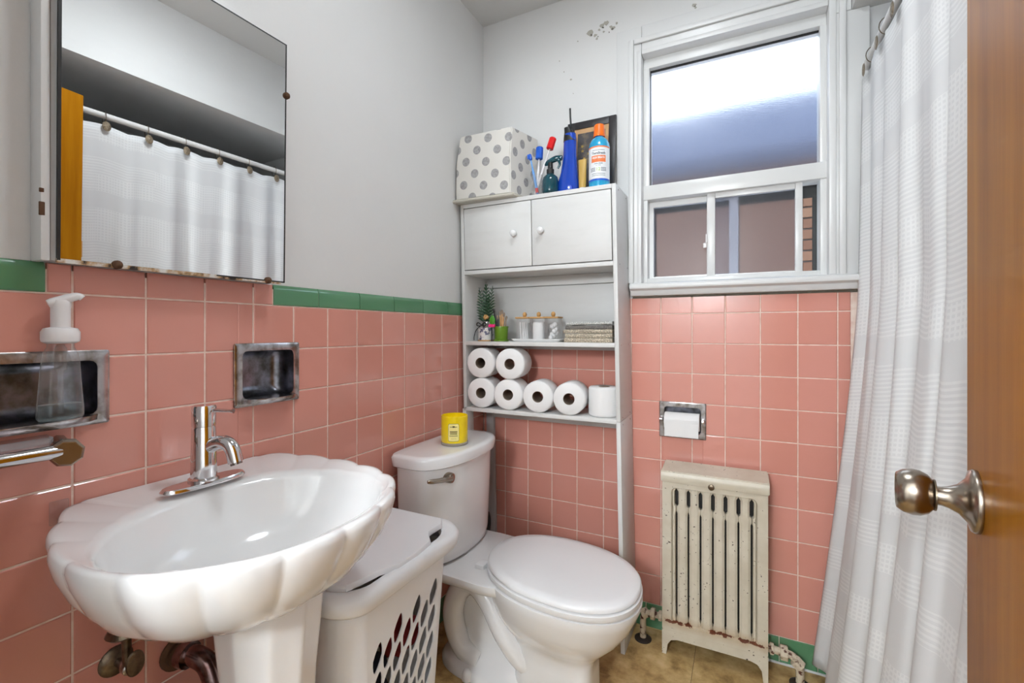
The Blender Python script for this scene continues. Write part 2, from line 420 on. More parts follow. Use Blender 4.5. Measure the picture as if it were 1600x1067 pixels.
def tile_bm(rects, axis, sgn, thick=.0075, bev=.0016):
    """tile in world coordinates; face plane at 0 on the given axis"""
    bm = BM()
    for (a0, a1, z0, z1) in rects:
        o = [(a0, z0), (a1, z0), (a1, z1), (a0, z1)]
        i = [(a0 + bev, z0 + bev), (a1 - bev, z0 + bev), (a1 - bev, z1 - bev), (a0 + bev, z1 - bev)]
        def P(q, d): return (d * sgn, q[0], q[1]) if axis == 'x' else (q[0], d * sgn, q[1])
        loft(bm, [[P(q, -thick) for q in o], [P(q, -bev * .8) for q in o], [P(q, 0) for q in i]])
    return bm
TM = {}
def place_tile(name, parent, axis, sgn, a0, a1, z0, z1, m, holes=(), tilt=.25):
    g = .0017
    r0 = (a0 + g, a1 - g, z0 + g, z1 - g)
    rects = cut([r0], holes)
    if not rects: return
    ca, cz = (a0 + a1) / 2, (z0 + z1) / 2
    whole = rects == [r0]
    key = (axis, round(a1 - a0, 4), round(z1 - z0, 4), m.name) if whole else None
    if key is not None and key in TM: me = TM[key]
    else:
        loc_rects = [(p - ca, q - ca, r - cz, s_ - cz) for p, q, r, s_ in rects]
        me = mesh_of(tile_bm(loc_rects, axis, sgn), name, 0); me.materials.append(m)
        if key: TM[key] = me
    o = bpy.data.objects.new(name, me); link(o); o.parent = parent
    w = Vector((0, ca, cz)) if axis == 'x' else Vector((ca, 0, cz))
    o.location = w - ORG[parent]
    if whole:
        t1, t2 = R(random.uniform(-tilt, tilt)), R(random.uniform(-tilt, tilt))
        o.rotation_euler = (0, t1, t2) if axis == 'x' else (t1, 0, t2)
yb = [0.0] + [-(.9424 + k) * T for k in range(15)] + [-1.72]
for k in range(10):
    for a, b_ in zip(yb[1:], yb[:-1]): place_tile('wall_tile', wl, 'x', 1, a, b_, ROWZ[k + 1], ROWZ[k], M['pink'], HOLES_L)
for a, b_ in ((-1.458, -1.4237), (-1.4237, -1.3137), (-1.3137, -1.2037), (-1.2037, -1.0937), (-1.0937, -1.042)):
    place_tile('wall_tile', wl, 'x', 1, a, b_, ZA, ZA + .052, M['pink'])
# green cap tiles with a rounded top
capy = [.0 - .002, -.136, -.289, -.443, -.599, -.754, -.906, -1.042]
for a, b_ in list(zip(capy[1:], capy[:-1])) + [(-1.565, -1.458), (-1.71, -1.565)]:
    bm = BM(); g = .0011; z0, z1 = ZA + .001, ZA + .052
    prof = [(-.0079, z0), (-.0005, z0), (0.0008, z0 + .002), (.0008, z1 - .013), (-.001, z1 - .006), (-.004, z1 - .001), (-.0079, z1)]
    loft(bm, [[(p[0], a + g, p[1]) for p in prof], [(p[0], b_ - g, p[1]) for p in prof]])
    part('cap_tile', bm, M['green'], wl, 30)
def base_tile(parent, axis, a, b_):
    bm = BM(); g = .0011; z1 = ROWZ[10] - .001
    prof = [(-.0079, .0), (.006, .0), (.004, .008), (.0015, .018), (.0005, z1 - .002), (-.0008, z1), (-.0079, z1)]
    if axis == 'x': loft(bm, [[(p[0], a + g, p[1]) for p in prof], [(p[0], b_ - g, p[1]) for p in prof]])
    else: loft(bm, [[(a + g, -p[0], p[1]) for p in prof], [(b_ - g, -p[0], p[1]) for p in prof]])
    part('base_tile', bm, M['green'], parent, 30)
for k in range(15): base_tile(wl, 'x', -.045 - .11 * (k + 1), -.045 - .11 * k)
bx_ = [.054 + .11 * k for k in range(12)]
for a, b_ in zip([.008] + bx_[:-1], bx_): base_tile(wb, 'y', a, b_)
base_tile(wb, 'y', bx_[-1], 1.352)
xb = [0.0] + [(.9859 + k) * T for k in range(12)] + [BX]
for k in range(10):
    for a, b_ in zip(xb[:-1], xb[1:]): place_tile('wall_tile', wb, 'y', -1, a, b_, ROWZ[k + 1], ROWZ[k], M['pink'], [TPH])
for a, b_ in zip(xb[:-1], xb[1:]): place_tile('wall_tile', wb, 'y', -1, a, b_, ZA, ZA + .064, M['pink'])
# white caulk at the foot of the back wall
bm = BM(); tube(bm, [(1.10, -.008, .001), (1.352, -.008, .001)], .005, 6); part('caulk_line', bm, M['trim'], wb)
# peeling paint above the window
bm = BM()
for cx, cz, rr in [(.492, 2.330, .017), (.512, 2.314, .009), (.541, 2.345, .013), (.558, 2.350, .012), (.530, 2.330, .006), (.575, 2.330, .007), (.584, 2.322, .010), (.548, 2.318, .005), (.520, 2.298, .006), (.60, 2.336, .006), (.885, 2.318, .009), (.89, 2.306, .006), (.44, 2.31, .004), (.38, 2.2, .003), (.41, 2.16, .005), (.42, 2.10, .003), (.36, 2.25, .003)]:
    k = random.randint(5, 8)
    pts = [(cx + rr * random.uniform(.5, 1.15) * math.cos(2 * PI * i / k), cz + rr * random.uniform(.4, 1.0) * math.sin(2 * PI * i / k)) for i in range(k)]
    prism(bm, pts, 'y', .0085, .0068)
part('paint_flake', bm, mat('bare_plaster_patch', (.42, .40, .35), .9), wb, 0, kind='stuff')
bm = BM()
for cx, cz, rr in [(.498, 2.319, .007), (.545, 2.335, .005), (.583, 2.318, .006), (.57, 2.309, .004), (.525, 2.305, .004), (.888, 2.312, .004)]:
    pts = [(cx + rr * random.uniform(.3, 1.2) * math.cos(2 * PI * i / 6), cz + rr * random.uniform(.3, 1.0) * math.sin(2 * PI * i / 6)) for i in range(6)]
    prism(bm, pts, 'y', .0072, .0058)
part('paint_flake', bm, mat('dark_crack', (.16, .15, .13), .9), wb, 0, kind='stuff')

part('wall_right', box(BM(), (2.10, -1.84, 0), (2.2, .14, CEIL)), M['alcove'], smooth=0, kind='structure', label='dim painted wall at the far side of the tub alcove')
part('ceiling', box(BM(), (-.14, -1.84, CEIL), (2.2, .14, CEIL + .06)), M['ceil'], smooth=0, kind='structure', label='off-white painted ceiling over the bathroom')
part('trim_1', box(BM(), (BX, -1.72, 2.143), (2.10, .008, CEIL)), [M['plaster']], smooth=0, kind='structure', label='white boxed bulkhead over the shower curtain')
bm = BM()
box(bm, (-.14, -1.84, 0), (.42, -1.72, CEIL)); box(bm, (1.195, -1.84, 0), (2.10, -1.72, CEIL)); box(bm, (.42, -1.84, 2.0), (1.195, -1.72, CEIL))
part('wall_front', bm, M['plaster'], smooth=0, kind='structure', label='white wall holding the bathroom doorway')
# alcove wall lining seen between casing and curtain
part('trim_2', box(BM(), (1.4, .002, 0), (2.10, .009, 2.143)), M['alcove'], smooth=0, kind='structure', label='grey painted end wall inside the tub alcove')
# floor
fl = part('floor', box(BM(), (-.14, -3.3, -.06), (2.2, .14, -.0015)), M['joint'], smooth=0, kind='structure', label='brown mottled stone-look vinyl floor')
fm = None
for i in range(8):
    for j in range(7):
        x0, y0 = -.02 + .305 * i, -1.84 + .305 * j
        if x0 > 2.05 or y0 > .0: continue
        if fm is None:
            fm = mesh_of(box(BM(), (.0006, .0006, -.0015), (.3044, .3044, 0), .0005, 1), 'floor_tile', 0); fm.materials.append(M['floor'])
        o = bpy.data.objects.new('floor_tile', fm); link(o); o.parent = fl; o.location = Vector((x0, y0, 0)) - ORG[fl]
# hall beyond the doorway (behind the camera)
bm = BM()
box(bm, (-.14, -3.4, 0), (2.2, -3.3, CEIL)); box(bm, (-.24, -3.4, 0), (-.14, -1.84, CEIL)); box(bm, (2.2, -3.4, 0), (2.3, -1.84, CEIL)); box(bm, (-.24, -3.4, CEIL), (2.3, -1.84, CEIL + .06))
part('wall_hall', bm, M['plaster'], smooth=0, kind='structure', label='white walls of the hall outside the door')

# ------------------------------------------------------------------ window
w1 = thing('window_1', 'white framed window with frosted panes over the radiator', None, (1.0, .04, 1.26), kind='structure')
def wp(name, lo, hi, m=None, bev=.002, parent=None): return part(name, box(BM(), lo, hi, bev), m or M['vinyl'], parent or w1)
# casing boards and mouldings
wp('casing_board', (.605, -.014, 1.300), (.700, .008, 2.285), M['trim'], .004)
wp('casing_board', (1.292, -.014, 1.300), (1.40, .008, 2.142), M['trim'], .004)
wp('casing_board', (1.292, -.014, 2.142), (1.353, .008, 2.285), M['trim'], .004)
wp('casing_board', (.700, -.014, 2.190), (1.292, .008, 2.285), M['trim'], .004)
for lo, hi in (((.652, -.026, 1.302), (.672, -.014, 2.235)), ((1.318, -.026, 1.302), (1.338, -.014, 2.235)), ((.672, -.026, 2.215), (1.318, -.014, 2.235))):
    wp('casing_bead', lo, hi, M['trim'], .005)
# jamb liners
wp('jamb', (.684, -.02, 1.300), (.7005, .13, 2.19), M['trim'], .003); wp('jamb', (1.2915, -.02, 1.300), (1.312, .13, 2.19), M['trim'], .003)
wp('jamb', (.701, -.0195, 2.172), (1.291, .13, 2.19), M['trim'], .003)
# stool and bead below
bm = BM(); prof = [(.12, 1.300), (.12, 1.306), (-.030, 1.303), (-.040, 1.298), (-.043, 1.290), (-.040, 1.281), (-.030, 1.277), (-.024, 1.274), (-.022, 1.262), (-.018, 1.256), (.0, 1.254), (.0, 1.300)]
loft(bm, [[(x, p[0], p[1]) for p in prof] for x in (.660, 1.405)]); part('sill', bm, M['trim'], w1, 40)
bm = BM(); box(bm, (.665, -.003, 1.247), (1.40, .006, 1.2545)); part('sill_dark_strip', bm, M['dark_strip'], w1)  # dark brown strip along the underside of the sill
# vinyl frame
wp('frame_rail', (.7012, .0245, 2.136), (1.2912, .09, 2.173)); wp('frame_stile', (.700, .025, 1.680), (.722, .09, 2.137)); wp('frame_stile', (1.273, .025, 1.680), (1.2925, .09, 2.137))
wp('transom_rail', (.700, .018, 1.627), (1.292, .09, 1.682)); wp('frame_stile', (.700, .022, 1.306), (.716, .10, 1.628)); wp('frame_stile', (1.274, .022, 1.306), (1.2925, .10, 1.628))
wp('frame_rail', (.7155, .0222, 1.304), (1.2745, .10, 1.324))
wp('pane', (.721, .055, 1.681), (1.274, .060, 2.138), M['frost'], 0).name = 'pane'
for lo, hi in (((.722, .048, 2.130), (1.273, .054, 2.137)), ((.722, .048, 1.682), (.7245, .054, 2.137))): wp('gasket', lo, hi, M['black'], 0)
# outer (left) sliding sash
sl = part('sash', (lambda bm: (box(bm, (.716, .062, 1.324), (.732, .080, 1.628)), box(bm, (1.000, .062, 1.324), (1.030, .080, 1.628)), box(bm, (.732, .062, 1.605), (1.0, .080, 1.628)), box(bm, (.732, .062, 1.324), (1.0, .080, 1.334)), bm)[-1])(BM()), M['vinyl'], w1)
part('pane', box(BM(), (.731, .069, 1.333), (1.001, .073, 1.606)), M['frost2'], sl)
# inner (right) sash, pushed left so a gap is open
sr = part('sash', (lambda bm: (box(bm, (.926, .036, 1.324), (.954, .056, 1.628), .002), box(bm, (1.204, .036, 1.324), (1.226, .056, 1.628), .002), box(bm, (.954, .036, 1.608), (1.204, .056, 1.628), .002), box(bm, (.954, .036, 1.324), (1.204, .056, 1.329)), bm)[-1])(BM()), M['vinyl'], w1)
part('pane', box(BM(), (.953, .045, 1.328), (1.205, .048, 1.609)), M['frost2'], sr)
bm = BM(); box(bm, (.922, .030, 1.447), (.928, .036, 1.478), .002); box(bm, (.914, .028, 1.428), (.926, .036, 1.446), .002); part('latch', bm, M['milky'], sr)
# dark storm-window frame outside
bm = BM()
for lo, hi in (((.698, .104, 1.300), (.735, .115, 1.63)), ((1.262, .104, 1.300), (1.295, .115, 1.63)), ((.735, .104, 1.590), (1.262, .115, 1.63)), ((.735, .104, 1.300), (1.262, .115, 1.318)), ((1.000, .104, 1.318), (1.034, .115, 1.590))): box(bm, lo, hi)
part('storm_frame', bm, M['black'], w1)

# neighbouring house seen through the window
nh = thing('neighbour_house', 'orange brick neighbouring house outside the window', 'house', (1.3, 1.6, -.3))
part('mortar_wall', box(BM(), (-2.5, 1.61, -.3), (5.5, 1.75, 2.25)), M['mortar'], nh, 0)
part('eave', box(BM(), (-2.5, 1.30, 2.20), (5.5, 1.8, 2.52)), M['eave'], nh, 0)
bmk = None; BL, BH = .215, .068
for r in range(15):
    for c in range(15):
        if bmk is None:
            bmk = mesh_of(box(BM(), (.005, 0, .005), (BL - .005, .03, BH - .005), .003, 1), 'brick', 0); bmk.materials.append(M['brick'])
        o = bpy.data.objects.new('brick', bmk); link(o); o.parent = nh
        o.location = Vector((.2 + c * BL + (BL / 2 if r % 2 else 0), 1.592, 1.15 + r * BH)) - ORG[nh]

# ------------------------------------------------------------------ door, curtain, rod
E0 = Vector((1.2815, -1.056, 0)); dphi = R(-10)
hd = Vector((math.sin(dphi), -math.cos(dphi), 0)); nd = Vector((-math.cos(dphi), -math.sin(dphi), 0))
d1 = thing('door_1', 'amber varnished wooden door standing open at the right edge', None, E0 + Vector((0, 0, .005)), kind='structure')
def dpt(a, out, z): return E0 + hd * a + nd * out + Vector((0, 0, z))
def dbox(a0, a1, o0, o1, z0, z1, bev=0.0):
    bm = BM(); box(bm, (a0, o0, z0), (a1, o1, z1), bev)
    for v in bm.verts: v.co = dpt(v.co.x, v.co.y, v.co.z)
    return bm
part('door_slab', dbox(0, .66, -.035, 0, .005, 1.965, .002), M['door'], d1)
part('edge_chip', dbox(-.0022, .001, -.012, -.0005, 1.365, 1.425, .0006), M['rawwood'], d1, label='pale splintered chip on the door edge')
kz = .934
Mk = axis_to(nd)
bm = BM(); lathe(bm, [(.034, 0), (.0345, .003), (.033, .006), (.024, .009), (.016, .016), (.012, .024), (.0105, .030), (.0105, .036)], dpt(.060, 0, kz), 32, Mk)
part('rosette', bm, M['nickel'], d1, 50)
bm = BM(); lathe(bm, [(.0105, .034), (.016, .036), (.022, .041), (.0255, .048), (.0262, .055), (.0245, .063), (.0205, .069), (.0195, .0695), (.0180, .067), (.010, .0655), (.003, .0655)], dpt(.060, 0, kz), 32, Mk)
part('knob', bm, M['nickel'], d1, 50)
bm = BM(); lathe(bm, [(.0108, .0335), (.0175, .0345), (.0175, .036), (.0108, .0365)], dpt(.060, 0, kz), 24, Mk); part('collar', bm, M['bronze'], d1)

RODX, RODZ = 1.392, 1.952
bm = BM(); tube(bm, [(RODX, .006, RODZ), (RODX, -1.715, RODZ)], .0125, 14)
rod = part('curtain_rod', bm, mat('worn_white_rod', (.74, .73, .71), .4), None, 50, 'worn white shower curtain rod under the bulkhead', 'curtain rod')
HOOKY = [-.095 - .144 * k for k in range(12)]
def curtain_pt(y, z):
    t = min(1.0, max(0.0, (1.905 - z) / 1.86))
    env = .35 + .65 * min(1, t * 3)
    ph = 2 * PI * (y + .095) / .144
    x = RODX - .012 + env * (.012 * math.cos(ph) + .007 * math.sin(ph * .53 + 1 + t * 1.5) + .004 * math.sin(ph * 1.7 + 2 * t))
    x -= .115 * max(0.0, (1.25 - z) / 1.25) ** 1.25
    x -= .02 * max(0, t - .25) * math.sin(y * 3.1 + .6)
    yy_ = y + .004 * math.sin(ph * 2) * env
    if y > -.12: yy_ += max(0, (.9 - z)) * .02
    return Vector((x, yy_, z))
bm = BM(); uvl = bm.loops.layers.uv.new('uv')
NY, NZ = 190, 56; grid = []
for i in range(NY + 1):
    y = -.032 - (1.42 - .032) * i / NY
    row = []
    for j in range(NZ + 1):
        sag = .011 * (1 - abs(math.cos(PI * (y + .095) / .144)))
        z = 1.912 - sag - (1.912 - .045) * j / NZ
        row.append(bm.verts.new(curtain_pt(y, z)))
    grid.append(row)
for i in range(NY):
    for j in range(NZ):
        f = bm.faces.new((grid[i][j], grid[i + 1][j], grid[i + 1][j + 1], grid[i][j + 1]))
        for lp, (a, b_) in zip(f.loops, ((i, j), (i + 1, j), (i + 1, j + 1), (i, j + 1))):
            lp[uvl].uv = (1.4 * a / NY, 1.867 * b_ / NZ)
cur = part('shower_curtain', bm, M['curtain'], None, 60, 'white woven shower curtain hanging in soft folds beside the door', 'curtain')
so = cur.modifiers.new('thick', 'SOLIDIFY'); so.thickness = .0012
# plain liner hanging on the tub side of the rod
bm = BM(); g2 = []
for i in range(61):
    y = -.008 - 1.3 * i / 60
    g2.append([bm.verts.new((RODX + .022 + .006 * math.sin(y * 37) - .075 * max(0.0, (1.2 - z_) / 1.2) ** 1.4, y, z_)) for z_ in [1.905 - 1.80 * j / 24 for j in range(25)]])
for i in range(60):
    for j in range(24): bm.faces.new((g2[i][j], g2[i + 1][j], g2[i + 1][j + 1], g2[i][j + 1]))
o = part('curtain_liner', bm, mat('pale_liner', (.66, .66, .65), .6), None, 60, 'plain pale liner showing behind the edge of the shower curtain', 'curtain liner')
so = o.modifiers.new('thick', 'SOLIDIFY'); so.thickness = .0008
# curtain rings with hammered oval discs
rg0 = None
mdisc = mat('hammered_disc', (.30, .24, .17), .35, 1.0); nd_ = noise(mdisc, 300, 2); bump(mdisc, nd_.outputs[0], 1.0, .004)
for i, hy in enumerate(HOOKY[:9]):
    if rg0 is None:
        rt_ = thing('curtain_ring', '', 'curtain ring', (RODX, hy, RODZ))
        bm = BM(); pts = [(RODX + .019 * math.cos(a), hy, RODZ - .006 + .024 * math.sin(a)) for a in [2 * PI * k / 20 for k in range(21)]]
        tube(bm, pts, .0013, 6, False); part('wire_hook', bm, M['bronze'], rt_)
        bm = BM(); c_ = Vector((RODX - .0245, hy, RODZ - .047))
        for sx_ in (0,):
            prof = [(.0001, -.0015), (.012, -.0012), (.0145, 0), (.012, .0022), (.0001, .0032)]
            lathe(bm, prof, (0, 0, 0), 20)
            for v in bm.verts: v.co = c_ + Vector((-v.co.z, v.co.x, v.co.y * 1.32))
        part('disc', bm, mdisc, rt_, 60)
        rg0 = rt_; o = rt_
    else:
        o = rg0.copy(); link(o); o.location = (RODX, hy, RODZ)
        for ch in rg0.children:
            c2 = ch.copy(); link(c2); c2.parent = o
    tag(o, 'hammered oval curtain ring on the rod, ' + ['nearest the back wall', 'second from the back wall', 'third from the back wall', 'fourth from the back wall', 'fifth from the back wall', 'sixth from the back wall', 'seventh from the back wall', 'eighth from the back wall', 'ninth from the back wall'][i], 'curtain ring', 'curtain rings along the rod')

# ------------------------------------------------------------------ mirror cabinet
da, dp = R(1.8), R(-.8)
nm = Vector((math.cos(da) * math.cos(dp), -math.sin(da) * math.cos(dp), math.sin(dp)))
Q = Vector((.04, -1.458, 1.238))
am = Vector((math.sin(da), math.cos(da), 0)); um = nm.cross(am); um = um if um.z > 0 else -um
def mp(a, h, o): return Q + am * a + um * h + nm * o
def mbox(a0, a1, h0, h1, o0, o1, bev=0.0):
    bm = BM(); box(bm, (a0, h0, o0), (a1, h1, o1), bev)
    for v in bm.verts: v.co = mp(*v.co)
    return bm
mc = thing('medicine_cabinet', 'old wall cabinet with a worn mirror door above the sink', 'mirror cabinet', (.0, -1.25, 1.238))
bm = BM(); box(bm, (-.008, -1.462, 1.238), (.030, -1.446, 1.84)); box(bm, (-.008, -1.062, 1.246), (.030, -1.05, 1.84)); box(bm, (-.008, -1.446, 1.246), (.030, -1.062, 1.256)); box(bm, (-.008, -1.446, 1.82), (.030, -1.062, 1.84))
part('cabinet_box', bm, M['trim'], mc)
MWD, MHT = .408, .572
part('mirror_glass', mbox(.003, MWD - .002, .003, MHT - .002, -.002, 0), M['mirror'], mc, 0)
bm = BM()
for a0, a1, h0, h1 in ((0, .0045, 0, MHT), (MWD - .0032, MWD, 0, MHT), (0, MWD, MHT - .0028, MHT), (.25, MWD, 0, .003)):
    box(bm, (a0, h0, -.004), (a1, h1, .0004))
for v in bm.verts: v.co = mp(*v.co)
part('edge_desilvering', bm, M['black'], mc, 0)
bm = BM(); box(bm, (.0, -.004, -.006), (MWD - .01, .0028, .0002))
for v in bm.verts: v.co = mp(*v.co)
mr = mat('rusty_mirror_edge', (.4, .3, .2), .8); nr = noise(mr, 45, 5); setcol(mr, ramp(mr, nr.outputs[0], [(.38, (.03, .02, .015)), (.47, (.45, .28, .14)), (.6, (.72, .70, .66))]).outputs[0])
part('rusted_bottom_edge', bm, mr, mc, 0)
for a_, h_ in ((.080, .002), (.365, .002), (MWD, .45)):
    bm = BM(); lathe(bm, [(.0078, -.004), (.0078, .003), (.006, .006), (.001, .0075)], mp(a_, h_, 0), 14, axis_to(nm)); part('mirror_clip', bm, M['rust'], mc, 50)
part('hinge_board', box(BM(), (-.006, -1.4755, 1.236), (.034, -1.463, 1.86), .003), M['trim'], mc)
bm = BM(); box(bm, (.030, -1.4768, 1.308), (.0345, -1.470, 1.330), .001); box(bm, (.031, -1.4768, 1.345), (.0345, -1.471, 1.352), .001); part('paint_chip', bm, M['rust'], mc)

# ------------------------------------------------------------------ niches, glass shelf, soap
def niche(name, hole, label):
    y0, y1, z0, z1 = hole
    t = thing(name, label, 'soap niche', (0, (y0 + y1) / 2, z0))
    f = .012
    bm = BM()
    o = rrect(y0 - f, y1 + f, z0 - f, z1 + f, .004, 3); i1 = rrect(y0 - f + .003, y1 + f - .003, z0 - f + .003, z1 + f - .003, .004, 3)
    i2 = rrect(y0 + .006, y1 - .006, z0 + .006, z1 - .006, .012, 3); i3 = rrect(y0 + .004, y1 - .004, z0 + .004, z1 - .004, .012, 3)
    loft(bm, [[(.0005, *p) for p in o], [(.005, *p) for p in o], [(.007, *p) for p in i1], [(.007, *p) for p in i2], [(.002, *p) for p in i3]], False, False)
    part('frame', bm, M['oldchrome'], t, 40)
    # curved bowl of the recess
    bm = BM(); rings = []
    for s_, d in ((1, .002), (1, -.012), (.97, -.030), (.86, -.046), (.6, -.054)):
        cy, cz = (y0 + y1) / 2, (z0 + z1) / 2
        rings.append([(d, cy + (p[0] - cy) * s_, cz + (p[1] - cz) * (s_ if s_ < .9 else 1)) for p in i3])
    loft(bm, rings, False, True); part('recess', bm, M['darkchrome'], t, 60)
    # curved lip
    bm = BM(); K = 14; top = []; 
    for k in range(K + 1):
        u = -1 + 2 * k / K; top.append((.005 + .040 * (1 - u * u) ** .6, (y0 + y1) / 2 + u * (y1 - y0) / 2 * .97))
    poly = [(-.020, y0 + .008)] + top + [(-.020, y1 - .008)]
    loft(bm, [[(p[0] * .9, p[1], z0 - .004) for p in poly], [(p[0], p[1], z0 + .002) for p in poly], [(p[0], p[1], z0 + .006) for p in poly]])
    part('lip', bm, M['oldchrome'], t, 40)
    return t
niche('soap_niche', NICHE_S, 'small square chrome soap niche in the tiles behind the faucet')
niche('soap_niche', NICHE_W, 'wide chrome recessed soap niche behind the soap bottle')
# soap bottle standing on the wide niche's lip
sb = thing('soap_dispenser', 'clear foaming soap bottle with milky pump on the wide niche', 'soap dispenser', (.030, -1.447, .9742))
bx0 = Vector((.022, -1.447, .9745))
def sq(h, r, n_=2.6): return [(bx0.x + p[0], bx0.y + p[1], bx0.z + h) for p in superell(0, 0, r * .62, r, n_, 28)]
bm = BM(); loft(bm, [sq(0, .026), sq(.004, .029), sq(.012, .0295), sq(.10, .0235), sq(.112, .0215), sq(.120, .017), sq(.130, .0165)], True, False); part('bottle', bm, M['clear'], sb, 60)
bm = BM(); loft(bm, [sq(.002, .026), sq(.006, .0275), sq(.026, .0272), sq(.0265, .0001)]); part('soap', bm, M['soapliq'], sb)
bm = BM(); lathe(bm, [(.0185, .127), (.0235, .130), (.0245, .134), (.0245, .146), (.021, .152), (.012, .154)], bx0, 28); part('collar', bm, M['milky'], sb, 40)
bm = BM(); lathe(bm, [(.0125, .152), (.0125, .185), (.0135, .190), (.0135, .196), (.0125, .199)], bx0, 24)
part('pump', bm, M['milky'], sb, 40)
bm = BM(); tube(bm, smooth_path([bx0 + Vector((0, -.016, .192)), bx0 + Vector((.004, .0, .199)), bx0 + Vector((.010, .018, .206)), bx0 + Vector((.012, .024, .203))], 5), [.006, .007, .0075, .0075, .0075, .0075, .0075, .0075, .007, .007, .0065, .006, .006, .0055, .0055, .005][:16], 10); part('spout', bm, M['milky'], sb, 60)
bm = BM(); lathe(bm, [(.0035, .01), (.0035, .08), (.008, .084), (.008, .118), (.004, .125)], bx0, 12); part('dip_tube', bm, M['clear'], sb, 60)
# glass shelf with rail
gs = thing('glass_shelf', 'chrome rail with octagonal end post under the wide niche', 'wall shelf', (0, -1.5, .92))
bm = BM(); prism(bm, [(.002, -1.70), (.095, -1.70), (.098, -1.50), (.085, -1.482), (.04, -1.462), (.002, -1.458)], 'z', .944, .950); part('glass_plate', bm, M['shelfglass'], gs)
bm = BM(); tube(bm, [(.108, -1.71, .9385), (.108, -1.477, .9385)], .0105, 16); part('rail', bm, M['chrome'], gs, 50)
bm = BM(); Mx = axis_to((1, -.25, 0)); lathe(bm, [(.012, -.105), (.012, -.012), (.0195, -.010), (.0215, -.006), (.0215, .002), (.0185, .006)], (.112, -1.471, .9355), 8, Mx); part('end_post', bm, M['nickel'], gs, 20)
bm = BM(); lathe(bm, [(.0185, .0055), (.017, .007), (.002, .0072)], (.112, -1.471, .9355), 8, Mx); part('end_cap', bm, mat('brown_end_cap', (.16, .075, .02), .3, .3), gs, 0)

# ------------------------------------------------------------------ sink
SC = Vector((.25, -1.28)); SZ = .822
K = 336; LOB = 14
ps = thing('pedestal_sink', 'white scalloped shell-shaped pedestal sink on the tiled wall', 'sink', (.27, -1.262, 0))
ctrl = [(0, -1.078), (.022, -1.052), (.08, -1.030), (.14, -1.022), (.20, -1.019), (.261, -1.022), (.334, -1.036), (.391, -1.060), (.448, -1.114), (.486, -1.185), (.504, -1.263), (.498, -1.350), (.473, -1.412), (.432, -1.463), (.387, -1.500), (.33, -1.522), (.251, -1.528), (.151, -1.506), (.070, -1.468), (.025, -1.442), (0, -1.418)]
full = [(p.x, p.y - SC.y) for p in smooth_path([(p[0], p[1], 0) for p in ctrl], 12)]
# resample by arc length, then close along the wall
def resample(pts, n):
    d = [0]
    for a, b_ in zip(pts, pts[1:]): d.append(d[-1] + math.hypot(b_[0] - a[0], b_[1] - a[1]))
    out = []; k = 0
    for i in range(n):
        t = d[-1] * i / (n - 1)
        while k < len(d) - 2 and d[k + 1] < t: k += 1
        f_ = (t - d[k]) / max(1e-9, d[k + 1] - d[k]); out.append((pts[k][0] + (pts[k + 1][0] - pts[k][0]) * f_, pts[k][1] + (pts[k + 1][1] - pts[k][1]) * f_))
    return out
KA = K - 36
arc = resample(full, KA)
arc_t = [i / (KA - 1) for i in range(KA)]
back = [(0.0, (-1.418 + .340 * (i + 1) / 37) - SC.y) for i in range(36)]
def lobe(t): return abs(math.sin(PI * LOB * t)) ** .75
outline = []
for i, p in enumerate(arc):
    outline.append((p[0], p[1], lobe(arc_t[i])))
for p in back: outline.append((p[0], p[1], .6))
def ring(scale, z, lob_amp, cx=.2, zl=0.0):
    out = []
    for x, y, lb in outline:
        dx, dy = x - cx, y
        k = scale * (1 + lob_amp * (lb - .62))
        X = cx + dx * k; Y = dy * k
        if x <= 1e-6 and scale > .93: X = 0.003
        out.append((max(.003, X), SC.y + Y, z + zl * lb))
    return out
def inner(s_, z, lob_amp=0.0):
    out = []; cx, a_, b_ = .298, .172, .222
    for x, y, lb in outline:
        t = math.atan2(y / b_, (x - cx) / a_)
        k = s_ * (1 - lob_amp * (1 - lb))
        n_ = 2.15
        c, s2 = math.cos(t), math.sin(t)
        out.append((cx + a_ * k * math.copysign(abs(c) ** (2 / n_), c), SC.y + b_ * k * math.copysign(abs(s2) ** (2 / n_), s2), z))
    return out
def mixr(a, b_, t): return [tuple(p[i] * (1 - t) + q[i] * t for i in range(3)) for p, q in zip(a, b_)]
rA = ring(.965, SZ, .024, zl=.003); rI = inner(1.0, SZ - .008, .012)
rings = [ring(.16, .654, .01, .235), ring(.36, .658, .02, .232), ring(.54, .669, .026, .226), ring(.70, .690, .028, .218), ring(.83, .718, .028, .21), ring(.925, .754, .026, .204), ring(.985, .790, .025),
         ring(1.004, SZ - .012, .025, zl=.002), ring(1.0, SZ - .004, .025, zl=.003), ring(.988, SZ, .025, zl=.003), rA,
         mixr(rA, rI, .25), mixr(rA, rI, .5), mixr(rA, rI, .75), rI, inner(.975, SZ - .018), inner(.93, SZ - .045), inner(.84, SZ - .085), inner(.68, SZ - .115), inner(.45, SZ - .132), inner(.2, SZ - .138), inner(.06, SZ - .14)]
rings[12] = [(p[0], p[1], p[2] - .001) for p in rings[12]]
bm = BM(); loft(bm, rings); part('basin', bm, M['porc'], ps, 75)
bm = BM(); lathe(bm, [(.024, 0), (.024, .003), (.018, .0035), (.016, .001), (.002, .001)], (.298, SC.y, SZ - .1395), 24); part('drain', bm, M['chrome'], ps)
PC = Vector((.285, -1.255)); KP = 96
def pring(rx, ry, z, amp): return [(PC.x + rx * (1 - amp * abs(math.sin(5 * t))) * math.cos(t), PC.y + ry * (1 - amp * abs(math.sin(5 * t))) * math.sin(t), z) for t in [2 * PI * k / KP for k in range(KP)]]
